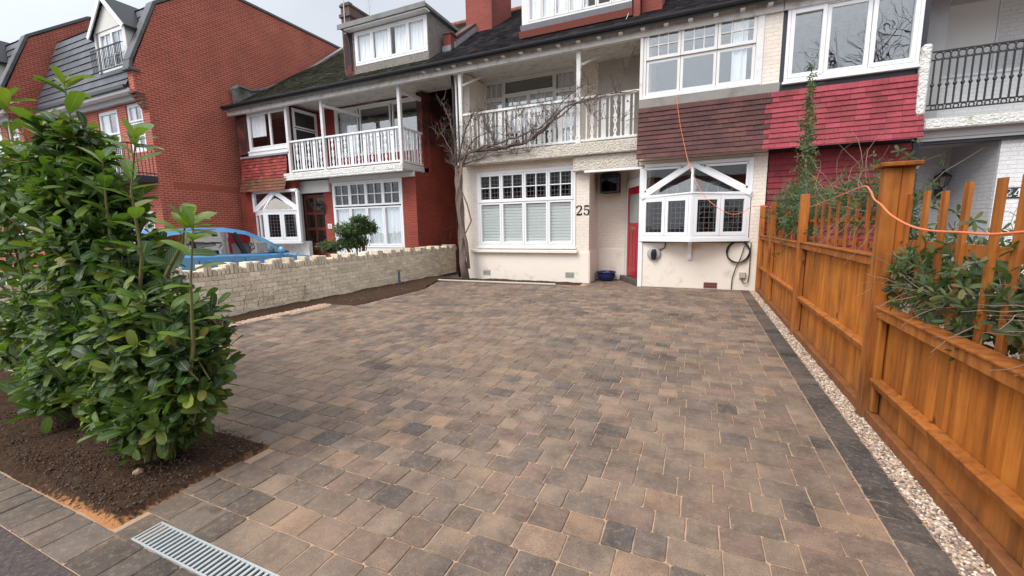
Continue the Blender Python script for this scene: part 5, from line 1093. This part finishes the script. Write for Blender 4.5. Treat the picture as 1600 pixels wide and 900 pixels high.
def picket(y, z0, z1, x=FX+.085, wy=.045, lean=0):
    mb = MB(); a, b_ = wcol(.15), 0; mb.add([(x,y-wy/2,z0),(x+.02,y-wy/2,z0),(x+.02,y+wy/2,z0),(x,y+wy/2,z0),(x+lean,y-wy/2+lean,z1),(x+.02+lean,y-wy/2+lean,z1),(x+.02+lean,y+wy/2+lean,z1),(x+lean,y+wy/2+lean,z1)], [(0,3,2,1),(4,5,6,7),(0,1,5,4),(1,2,6,5),(2,3,7,6),(3,0,4,7)], 0, a); mb.build('picket', M['fpost'], fence)
for y in [onX(px, py, 1.43).y for px, py in ((1421,307),(1449,304),(1480,301),(1511,296),(1563,290),(1603,288),(1650,285),(1700,280),(1760,280))]: picket(y, .80, 1.80+jit(.02), wy=.055, lean=jit(.02))
for y in (6.83, 6.5, 6.17, 5.86, 5.54, 5.22, 4.92, 4.62): picket(y, 1.30, 1.86+jit(.05), wy=.05, lean=jit(.015))
y = 9.45
while y > 7.2: picket(y, 1.3, 1.86+jit(.05)); y -= .27
y = 11.1
while y > 9.75: picket(y, 1.3, 1.9+jit(.04)); y -= .2
mb = MB()
mb.bar((FX+.122, 2.0, 1.42), (FX+.122, 4.1, 1.42), .02, .07, col=(1,1,1)); mb.bar((FX+.122, 2.0, 1.02), (FX+.122, 4.1, 1.02), .02, .05, col=(.9,.9,.9))
for a, b_ in ((4.25,6.98), (7.08,9.57), (9.67,11.17)): mb.bar((FX+.122, a, 1.62), (FX+.122, b_, 1.62), .02, .045, col=(.9,.9,.9)); mb.bar((FX+.122, a, 1.38), (FX+.122, b_, 1.38), .02, .045, col=(.9,.9,.9))
mb.build('trellis_rail', M['fpost'], fence)
# white gate-like scraps behind the trellis: the neighbour's window frames show there already
#@@PLANTS
def climber(name, label, spine, n, Ls, cols, spread, seed, dens=5, lw=.32, cat='climber', twig=30, extra=None):
    random.seed(seed); root = thing(name, label, cat, spine[0]); V, Fc, UV, COL = [], [], [], []; st_ = MB(); sp = [Vector(p) for p in spine]
    st_.tube(sp, [.012]*len(sp), 5, cap=False)
    for i in range(n):
        k = random.random()*(len(sp)-1); j = min(int(k), len(sp)-2); s_ = spread[j] if isinstance(spread, list) else spread
        p = sp[j].lerp(sp[j+1], k-j)+Vector((random.gauss(0,1)*s_[0], random.gauss(0,1)*s_[1], random.gauss(0,1)*s_[2]))
        whorl(V, Fc, UV, COL, p, Vector((jit(1),jit(1),jit(.6)+.4)), dens, Ls, Ls*lw, cols, .3, .02)
    for i in range(twig):
        k = random.random()*(len(sp)-1); j = min(int(k), len(sp)-2); s_ = spread[j] if isinstance(spread, list) else spread; p = sp[j].lerp(sp[j+1], k-j); pts = [p]; d_ = Vector((jit(1)*s_[0], jit(1)*s_[1], jit(1)*s_[2])).normalized()
        for q in range(6): d_ = (d_+Vector((jit(.4),jit(.4),jit(.4)-.04))).normalized(); pts.append(pts[-1]+d_*max(s_)*.35)
        st_.tube(pts, [.0045,.004,.0035,.003,.0028,.002,.0015], 4, cap=False)
    st_.build('stems', M['stemgrey'], root); leafobj('foliage', V, Fc, UV, COL, M['leaf2'], root); return root
M['stemgrey'] = plain('dry_stem', (.22,.17,.12), .9, .3, 15)
CG = [(.08,.12,.045),(.10,.15,.055),(.06,.10,.04),(.14,.18,.06),(.17,.16,.07)]; CD = [(.04,.08,.048),(.055,.10,.06),(.08,.125,.07)]
climber('climbing_plant', 'tall thin climber rising above the far fence panels in front of the red tiles', [(1.62,8.6,1.35),(1.68,8.8,2.0),(1.70,9.2,2.7),(1.72,9.4,3.3),(1.72,9.5,4.05)], 330, .085, CG+CD, [(.10,.45,.22),(.09,.22,.25),(.05,.10,.25),(.03,.06,.2)], 31)
climber('climbing_plant', 'dark green bushy climber hanging over the middle of the fence trellis', [(1.50,10.2,1.7),(1.50,9.2,1.8),(1.50,8.2,1.75),(1.50,7.5,1.6)], 820, .08, CD+CG[:3], (.10,.36,.24), 32, twig=50)
climber('climbing_plant', 'straggly climber with dry stems woven along the trellis next to the capped post', [(1.52,7.1,1.90),(1.52,6.0,1.80),(1.52,5.0,1.85),(1.55,4.5,1.6)], 420, .07, CG+CD, (.06,.35,.14), 33, twig=60)
climber('climbing_plant', 'leafy climber tangled with bare stems along the nearest fence panel at the right edge', [(1.45,4.15,1.25),(1.50,3.7,1.15),(1.52,3.3,1.1),(1.52,2.9,1.12),(1.55,2.5,1.15),(1.6,2.0,1.2)], 760, .08, CG+CD+[(.20,.17,.08)], (.08,.20,.14), 34, dens=6, twig=190)
climber('climbing_plant', 'dark leafy hedge plant behind the nearest trellis pickets', [(1.95,4.0,1.3),(2.0,3.4,1.35),(2.0,2.8,1.2)], 200, .09, CD+[(.16,.17,.03)], (.15,.25,.14), 35, twig=40)
# wisteria
random.seed(12)
wi = thing('wisteria_tree', 'bare leafless wisteria with twisted trunk trained along the balcony of number 25', 'tree', (-6.53, 11.3, 0))
tr = MB(); YW = 11.12
def wp(*pp, Y=YW): return [onY(px, py, Y)+Vector((jit(.02), jit(.06), jit(.02))) for px, py in pp]
main = wp((728,436),(725,410),(722,380),(721,350),(719,320),(718,295),(717,275),(715,258))
main[0].z = -.02
tr.tube(main, [.13,.105,.10,.095,.10,.10,.105,.10], 12)
tr.tube(wp((732,420),(728,380),(722,350),(716,310),(720,280),(722,250), Y=11.05), [.05,.05,.045,.05,.045,.04], 8)
tr.tube(wp((722,300),(730,320),(735,345),(727,365),(722,375), Y=11.08), [.02,.022,.022,.02,.02], 6)
for k_ in range(4):
    st4 = []
    for q in range(25):
        u_ = q/24*(len(main)-1); a_i = min(int(u_), len(main)-2); c_ = main[a_i].lerp(main[a_i+1], u_-a_i); th = k_*1.57+q*.28; st4.append(c_+Vector((math.cos(th)*.085, math.sin(th)*.085, 0)))
    tr.tube(st4, [.035+.012*math.sin(q*.9+k_) for q in range(25)], 7, cap=False)
tr.build('trunk', M['bark'], wi, smooth=True)
br_ = MB(); allpts = []
def branch(pp, r0, r1, Y=YW):
    pts = wp(*pp, Y=Y); out = []
    for a, b_ in zip(pts[:-1], pts[1:]):
        for k in range(4): out.append(a.lerp(b_, k/4)+Vector((jit(.025), jit(.03), jit(.025))))
    out.append(pts[-1]); n = len(out); br_.tube(out, [(r0+(r1-r0)*i/(n-1))*.70+.002*math.sin(i*1.7) for i in range(n)], 6, cap=False); allpts.extend(out); return out
branch([(717,275),(722,245),(740,235),(775,232),(810,228),(835,215),(860,195),(880,170),(905,160)], .075, .03)
branch([(717,270),(730,242),(760,228),(790,230),(820,222),(850,200),(875,180),(900,162),(940,152)], .055, .02, 11.05)
branch([(745,236),(780,224),(815,212),(845,200),(870,175),(890,150),(915,130)], .04, .012, 11.2)
branch([(905,160),(935,150),(965,145),(1000,141)], .035, .012, 11.22)
branch([(713,258),(710,230),(708,205),(700,180),(690,160)], .05, .012); branch([(714,255),(722,225),(728,200),(735,180),(750,172),(770,168)], .045, .010)
branch([(712,255),(704,235),(695,215),(680,205)], .03, .006); branch([(775,232),(770,210),(755,190),(740,186)], .025, .008); branch([(790,229),(800,205),(790,190),(812,180)], .022, .006)
branch([(830,218),(838,190),(850,170),(838,155)], .018, .005); branch([(905,160),(925,140),(932,125)], .02, .005); branch([(935,150),(920,175),(935,190),(960,182),(975,190)], .015, .004, 11.1); branch([(965,146),(958,130),(975,110),(985,85)], .012, .003, 11.15)
branch([(716,262),(745,248),(770,243),(800,240),(830,236)], .03, .008); branch([(720,250),(742,215),(765,205),(790,212),(815,205)], .022, .006, 11.0)
twigs(br_, allpts, 380, .45, .009, 1.0, -.0, sub=2)
br_.build('branches', M['twig'], wi, smooth=True)
random.seed(5)
rv = MB(); twigs(rv, [(-8.76, 12.8+i*.2, .5+i*.05) for i in range(5)], 7, 1.6, .008, .25, 0, dirs=(0,.25,1), sub=1)
tag(rv.build('dry_vine', M['twig']), 'thin dry stems leaning on the red brick side wall in the recess', 'plant')
#@@SMALL
# blue pot
pt = thing('plant_pot', 'blue glazed round pot on the porch floor beside the cream wall', 'pot', (-2.42, 12.28, 0))
b = MB(); b.lathe((-2.42,12.28,0), [(0,.0),(.17,.0),(.19,.02),(.245,.10),(.262,.18),(.255,.235),(.285,.245),(.29,.265),(.275,.275),(.25,.27),(.235,.2),(.2,.05)], 32); b.build('pot', M['blueglaze'], pt, smooth=True)
so_ = MB(); so_.lathe((-2.42,12.28,.20), [(0,.02),(.15,.012),(.245,0)], 20); so_.build('potting_soil', M['soil'], pt)
# hanging lantern
ln_ = thing('porch_lantern', 'large black square glass lantern hanging from the porch ceiling', 'lantern', (-2.34, 12.25, 2.5))
lx, ly, z0, z1, hw = -2.36, 12.35, 2.52, 3.0, .235
b = MB()
for sx in (-1, 1):
    for sy in (-1, 1): b.box(lx+sx*hw-.018, lx+sx*hw+.018, ly+sy*hw*.8-.018, ly+sy*hw*.8+.018, z0, z1)
for z in (z0, z1-.03):
    for sy in (-1, 1): b.box(lx-hw-.02, lx+hw+.02, ly+sy*hw*.8-.02, ly+sy*hw*.8+.02, z-.005, z+.03)
    for sx in (-1, 1): b.box(lx+sx*hw-.019, lx+sx*hw+.019, ly-hw*.8+.02, ly+hw*.8-.02, z-.004, z+.029)
b.prism([(lx-hw-.03, z1+.026), (lx+hw+.03, z1+.026), (lx+.10, z1+.09), (lx-.10, z1+.09)], 'y', ly-hw*.8-.03, ly+hw*.8+.03); b.tube([(lx,ly,z1+.09),(lx,ly,3.1)], .012, 6); b.build('frame', M['iron'], ln_)
b = MB(); b.box(lx-hw+.018, lx+hw-.018, ly-hw*.8-.002, ly-hw*.8+.002, z0+.025, z1-.03); b.box(lx-hw+.018, lx+hw-.018, ly+hw*.8-.002, ly+hw*.8+.002, z0+.025, z1-.03)
for sx in (-1, 1): b.box(lx+sx*hw-.002, lx+sx*hw+.002, ly-hw*.8+.02, ly+hw*.8-.02, z0+.025, z1-.03)
b.build('lantern_glass', glassmat('smoked_lantern_glass', (.25,.26,.28), .02), ln_)
b = MB()
for i in (-1, 0, 1): b.tube([(lx+i*.05, ly, z0+.05), (lx+i*.05, ly, z0+.28)], .014, 8)
b.build('candle_lamp', plain('cream_candle', (.6,.58,.5), .5, .05), ln_)
# EV charger
ev = thing('car_charger', 'round grey wall charger with black centre under the bay window', 'charger', (-1.0, YB, .87))
b = MB(); ex, ez = -1.02, .87
def rr2(a, h_, n=32): return [(a*math.cos(2*math.pi*i/n)*.92, a*math.sin(2*math.pi*i/n)*1.1) for i in range(n)]
b.lathe((ex, YB-.002, ez), [(.165,0),(.17,.03),(.16,.06),(.13,.078),(0,.08)], 32, axis=(0,-1,0)); b.build('housing', M['plasticgrey'], ev, smooth=True)
b = MB(); vs = []; n = 24
for h_, sc_ in ((.081,1),(.10,.95),(.108,.8)):
    for i in range(n):
        t_ = 2*math.pi*i/n; vs.append((ex+.072*sc_*math.copysign(abs(math.cos(t_))**.7, math.cos(t_)), YB-h_, ez-.015+.14*sc_*math.copysign(abs(math.sin(t_))**.8, math.sin(t_))))
b.add(vs, [(l*n+i, l*n+(i+1)%n, (l+1)*n+(i+1)%n, (l+1)*n+i) for l in (0,1) for i in range(n)]+[list(range(2*n,3*n))]); b.build('socket_cover', M['blackpl'], ev, smooth=True)
b = MB(); b.tube([(ex+.14, YB-.03, ez+.10), (ex+.24, YB-.04, ez+.14), (ex+.27, YB-.03, ez+.24), (ex+.25, YB-.02, 1.18)], .013, 8); b.build('supply_cable', M['cable'], ev, smooth=True)
# junction box + coiled cable
jb = thing('junction_box', 'small beige electric box low on the cream wall by the fence', 'electric box', (.97, YB, .3))
b = MB(); b.box(.93, 1.07, YB-.07, YB-.001, .30, .45); b.build('housing', M['boxgrey'], jb, bevel=.012)
b = MB(); b.tube([(1.0, YB-.03, .30), (1.0, YB-.04, .22), (1.06, YB-.05, .18), (1.12, YB-.05, .20), (1.14, YB-.04, .4), (1.14, YB-.04, 1.15)], .011, 8); b.build('supply_cable', M['cable'], jb, smooth=True)
cbm = MB(); pts = [(.78, YB-.03, .02), (.79, YB-.04, .3), (.85, YB-.05, .55), (.93, YB-.05, .75), (.97, YB-.05, .9), (1.0, YB-.05, 1.05)]
for i in range(0, 75):
    a = i/12*2*math.pi*.5+.6; pts.append((.88+.23*math.cos(a)+.02*math.sin(i*.3), YB-.045-.02*math.sin(i*.7), .93+.24*math.sin(a)+.02*math.cos(i*.23)))
cbm.tube(pts, .011, 7)
cb_ = tag(cbm.build('cable_coil', M['cable'], smooth=True), 'loose black cable coiled on the wall between the bay window and the fence', 'cable')
# writing
def text(name, s, loc, size, material, th, label=None, parent=None, cat='house number', rotz=0, xs=1, ex=.012, font_off=.012):
    cu = bpy.data.curves.new(name, 'FONT'); cu.body = s; cu.size = size; cu.extrude = ex; cu.align_x = 'CENTER'; cu.align_y = 'CENTER'; cu.offset = font_off; cu.space_character = 1.12
    o = bpy.data.objects.new(name, cu); C.objects.link(o); dg = bpy.context.evaluated_depsgraph_get(); me = bpy.data.meshes.new_from_object(o.evaluated_get(dg)); bpy.data.objects.remove(o)
    me.materials.clear(); me.materials.append(material); me.transform(Matrix.Rotation(R(90),4,'X')); me.transform(Matrix.Scale(xs,4,(1,0,0))); o = bpy.data.objects.new(name, me); C.objects.link(o)
    if parent is not None: o.parent = parent; o.matrix_parent_inverse = Matrix.Translation(-wloc(parent))
    o.location = loc; o.rotation_euler = (0,0,rotz)
    if label: tag(o, label, cat)
    return o
def serif_digits(name, s, loc, h, material, label=None, parent=None):
    """numerals as real slabs: outlines drawn as thick and thin strokes with slab ends"""
    D = {'2': [((.08,.74),.11),((.10,.86),.11),((.24,.96),.07),((.42,.97),.07),((.58,.88),.12),((.62,.74),.15),((.54,.58),.13),((.36,.38),.09),((.14,.13),.07),((.10,.07),.11),((.35,.07),.14),((.60,.08),.14),((.66,.24),.06)],
         '5': [((.60,.93),.12),((.36,.93),.14),((.15,.93),.13),((.13,.75),.06),((.11,.52),.06),((.25,.60),.06),((.42,.60),.08),((.57,.48),.13),((.61,.30),.15),((.54,.12),.12),((.38,.03),.07),((.20,.05),.07),((.09,.17),.13),((.12,.25),.13)],
         '4': [((.52,1.0),.12),((.30,.66),.07),((.06,.28),.07),((.36,.28),.09),((.70,.28),.09)]}
    mb = MB(); x = 0; adv = .86
    for ch in s:
        st_ = D[ch]; pts = [Vector((x+a, 0, b_)) for (a, b_), _ in st_]; ws = [w_*1.15 for _, w_ in st_]
        for i in range(len(pts)-1):
            a, b_ = pts[i], pts[i+1]; d_ = (b_-a).normalized(); n_ = Vector((-d_.z,0,d_.x)); wa, wb = ws[i]/2, ws[i+1]/2
            mb.add([a+n_*wa, b_+n_*wb, b_-n_*wb, a-n_*wa, a+n_*wa-Vector((0,.1,0)), b_+n_*wb-Vector((0,.1,0)), b_-n_*wb-Vector((0,.1,0)), a-n_*wa-Vector((0,.1,0))], [(0,1,2,3),(7,6,5,4),(0,4,5,1),(1,5,6,2),(2,6,7,3),(3,7,4,0)])
            mb.lathe(b_, [(0,.0),(wb,.0),(wb,.1),(0,.1)], 10, axis=(0,-1,0)) if i < len(pts)-2 else None
        if ch == '4': mb.box(x+.46, x+.60, -.104, -.001, .02, 1.0); mb.box(x+.34, x+.72, -.103, -.001, .0, .07)
        x += adv
    wtot = x-(adv-.7)
    mb.v = [(loc[0]+(vx-wtot/2)*h*.92, loc[1]+vy*.12, loc[2]+(vz-.5)*h) for vx, vy, vz in mb.v]
    o = mb.build(name, material, parent)
    if label: tag(o, label, 'house number')
    return o
serif_digits('house_number', '25', (-2.955, YA-.002, 2.03), .27, M['iron'], 'dark metal numerals 25 on the cream pier beside the porch')
sg = thing('number_sign', 'black plate with white numerals 24 on the white brick wall', 'house number', (5.48, 11.47, 2.1))
pl = MB(); pl.box(5.37, 5.66, 11.465, 11.478, 1.99, 2.20); pl.build('plate', M['black'], sg, bevel=.003)
serif_digits('numerals', '24', (5.515, 11.464, 2.095), .155, M['white'], parent=sg)
sg = thing('number_sign', 'small white number tile on the red brick pier by the brown door', 'house number', (-12.2, YC, 1.73))
c0 = onY(515.2, 353.5, YC-.02); pl = MB(); pl.box(c0.x-.10, c0.x+.10, YC-.02, YC-.002, c0.z-.09, c0.z+.09); pl.build('plate', M['white'], sg, bevel=.003)
D26 = MB(); xx, zz = c0.x, c0.z
for (a, b_, c_, d_) in ((-.055,-.01,.045,.055),(-.018,-.008,.0,.045),(-.055,-.01,-.005,.005),(-.057,-.047,-.045,.0),(-.055,-.008,-.055,-.045),(.012,.055,.045,.055),(.010,.02,-.05,.05),(.012,.055,-.055,-.045),(.047,.057,-.05,.0),(.012,.055,-.005,.005)): D26.box(xx+a, xx+b_, YC-.024, YC-.0205, zz+c_, zz+d_)
D26.build('numerals', M['iron'], sg)
# carriage lamps
def carriage(label, c_, s=1.0):
    c_ = Vector(c_); r_ = thing('wall_lantern', label, 'lantern', c_); b = MB(); 
    b.tube([c_+Vector((0,.0,-.12*s)), c_+Vector((0,-.12*s,-.10*s)), c_+Vector((0,-.14*s,-.02*s))], .014*s, 8); b.box(c_.x-.07*s, c_.x+.07*s, c_.y-.03, c_.y+.0, c_.z-.22*s, c_.z-.04*s)
    top = c_+Vector((0,-.14*s,0)); b.lathe(top, [(.05*s,-.02*s),(.055*s,0)], 6); b.lathe(top, [(.13*s,.18*s),(.12*s,.20*s),(.03*s,.27*s),(.02*s,.32*s),(0,.33*s)], 6)
    for i in range(6): a = 2*math.pi*i/6; ax = Vector((0,0,1)).orthogonal().normalized(); bx = Vector((0,0,1)).cross(ax); dd_ = ax*math.cos(a)+bx*math.sin(a); b.tube([top+dd_*.055*s, top+dd_*.115*s+Vector((0,0,.18*s))], .007*s, 4)
    b.build('lamp_frame', M['iron'], r_); g_ = MB(); g_.lathe(top, [(.052*s,.0),(.11*s,.18*s)], 6); g_.build('lamp_glass', M['glassc'], r_)
carriage('black carriage lantern on the grey porch wall of number 24', onY(1465, 296, 12.61)+Vector((0,0,.05)), 1.15)
carriage('black carriage lantern on the brick pier beside the brown door', onY(506, 325, YC-.01), 1.0)
# timber strip
p0, p1 = onZ(685, 437, .05), onZ(868, 444, .05)
tag(MB().bar(p0, p1, .06, .03).build('timber_strip', M['timberl'], bevel=.004), 'long pale timber strip lying across the soil in front of the bay of shutters', 'timber')
# water standpipe
sp_ = thing('standpipe', 'short blue water pipe with tap standing in soil by the low wall', 'tap', (-7.72, 9.5, 0)); b = MB(); b.tube([(-7.72,9.5,-.02),(-7.72,9.5,.42)], .03, 10); b.lathe((-7.72,9.5,.12), [(.03,0),(.04,.01),(.04,.05),(.03,.06)], 12); b.build('pipe', M['bluepipe'], sp_, smooth=False)
b = MB(); b.tube([(-7.72,9.5,.40),(-7.66,9.5,.43),(-7.58,9.48,.43),(-7.56,9.48,.38)], .02, 8); b.box(-7.77,-7.67,9.45,9.55,.42,.47); b.tube([(-7.62,9.48,.44),(-7.62,9.48,.50)], .01, 6); b.build('tap', plain('brass_tap', (.35,.28,.16), .4, .2, metal=.7), sp_)
# orange extension cord from the upper window to the fence
cd = MB(); q = [onY(1057,150,11.05), onY(1062,190,11.02), onY(1069,225,10.98), onY(1078,262,10.8), onY(1088,285,10.7), onY(1100,305,10.6), onY(1118,322,10.5), onY(1140,334,10.5), onY(1160,332,10.6), onY(1178,322,10.8), Vector((1.45,10.5,1.92))]
q += [Vector((1.45,9.3,1.80)), Vector((1.45,8.0,1.78)), Vector((1.44,6.6,1.85)), Vector((1.42,5.6,1.90)), onX(1350,291,1.38), onX(1360,298,1.25), onX(1366,311,1.24), onX(1377,320,1.24), onX(1390,334,1.25), onX(1410,347,1.26), onX(1432,356,1.28), onX(1460,361,1.30), onX(1500,363,1.31), onX(1550,366,1.31), onX(1610,362,1.31), onX(1680,362,1.31)]
def smoothp(pts, n=5):
    out = []
    for i in range(len(pts)-1):
        a = pts[max(0,i-1)]; b_ = pts[i]; c_ = pts[i+1]; d_ = pts[min(len(pts)-1,i+2)]
        for k in range(n): t_ = k/n; out.append(.5*((2*b_)+(c_-a)*t_+(2*a-5*b_+4*c_-d_)*t_*t_+(3*b_-a-3*c_+d_)*t_**3))
    out.append(pts[-1]); return out
cd.tube(smoothp(q), .0068, 7); tag(cd.build('extension_cord', M['orange'], smooth=True), 'orange extension cord running from the upper window over the bay and along the fence top', 'cord')
# thin drops of pale wire over the roof
wr = MB(); wr.tube(smoothp([onY(985,12,12.0), onY(975,35,11.9), onY(950,50,11.6), onY(900,62,11.2), onY(870,66,11.0)]), .006, 5); tag(wr.build('roof_wire', M['galv']), 'thin grey wire lying across the dark roof below the dormer of number 25', 'cable')
#@@BACK
# bare trees across the road (seen only as reflections in the upstairs glass)
def bare_tree(base, h_, seed, label):
    random.seed(seed); r_ = thing('bare_tree', label, 'tree', base); t_ = MB(); bb = Vector(base); t_.tube([bb, bb+Vector((.1,0,h_*.2)), bb+Vector((-.1,.1,h_*.38))], [.22,.17,.14], 10); t_.build('trunk', M['bark'], r_, smooth=True)
    cr_ = MB()
    def grow(p, d_, L_, rad, dep):
        pts = [p]; 
        for k in range(3): d_ = (d_+Vector((jit(.25),jit(.25),jit(.2)+.04))).normalized(); pts.append(pts[-1]+d_*L_/3)
        cr_.tube(pts, [rad,rad*.85,rad*.7,rad*.55], 4, cap=False)
        if dep: 
            for k in range(3): grow(pts[random.choice((1,2,3))], (d_+Vector((jit(.9),jit(.9),jit(.6)))).normalized(), L_*.72, rad*.6, dep-1)
    for k in range(5): grow(bb+Vector((-.1,.1,h_*.37)), Vector((jit(.8),jit(.8),1)).normalized(), h_*.26, .09, 4)
    cr_.build('crown', M['twig'], r_); return r_
bare_tree((8.8,-8,0), 14.5, 3, 'bare street tree across the road, mirrored in the right upstairs window'); bare_tree((-9,-14,0), 10.5, 4, 'bare street tree across the road to the left')

def far_house(x, label):  # houses opposite, out of view, added to darken the reflections in the windows
    h = thing('facing_house', label, 'house', (x, -22, 0), group='houses across the road'); mb = MB(); holes = [(x-3, x-.8, .9, 2.6), (x+1, x+3, .9, 2.6), (x-3, x-.8, 3.8, 5.4), (x+1, x+3, 3.8, 5.4)]
    wall_holes(mb, x-4, x+4, 0, 6.2, -22, .3, holes); mb.box(x-4, x+4, -30, -29.7, 0, 6.2); mb.box(x-4, x-3.7, -29.7, -22, 0, 6.2); mb.box(x+3.7, x+4, -29.7, -22, 0, 6.2); mb.build('wall', M['redbrick2'], h)
    for a, b_, c_, d_ in holes: window(h, Fr((0, -21.7, 0), (1,0,0), (0,1,0)), a, b_, c_, d_, [(0,.5,0,1,1,2),(.5,1,0,1,1,2)])
    MB().prism([(-21.3, 6.1), (-26, 9.6), (-30.6, 6.1)], 'x', x-4.1, x+4.1).build('roof', M['stone'], h)
for x, l_ in ((-22,'house across the road, fourth to the left'),(-13.5,'house across the road, third to the left'),(-5,'house across the road facing the camera from behind'),(3.5,'house across the road behind the right hand tree'),(12,'house across the road, furthest right')): far_house(x, l_)
GR = {'terraced_house': 'houses of the old terrace', 'townhouse': 'red brick townhouses', 'laurel_bush': 'laurels in the front bed', 'climbing_plant': 'climbers along the fence', 'bare_tree': 'street trees', 'wall_lantern': 'carriage lanterns', 'number_sign': 'house number signs'}
for o in bpy.data.objects:
    k = o.name.split('.')[0]
    if o.parent is None and k in GR: o['group'] = GR[k]
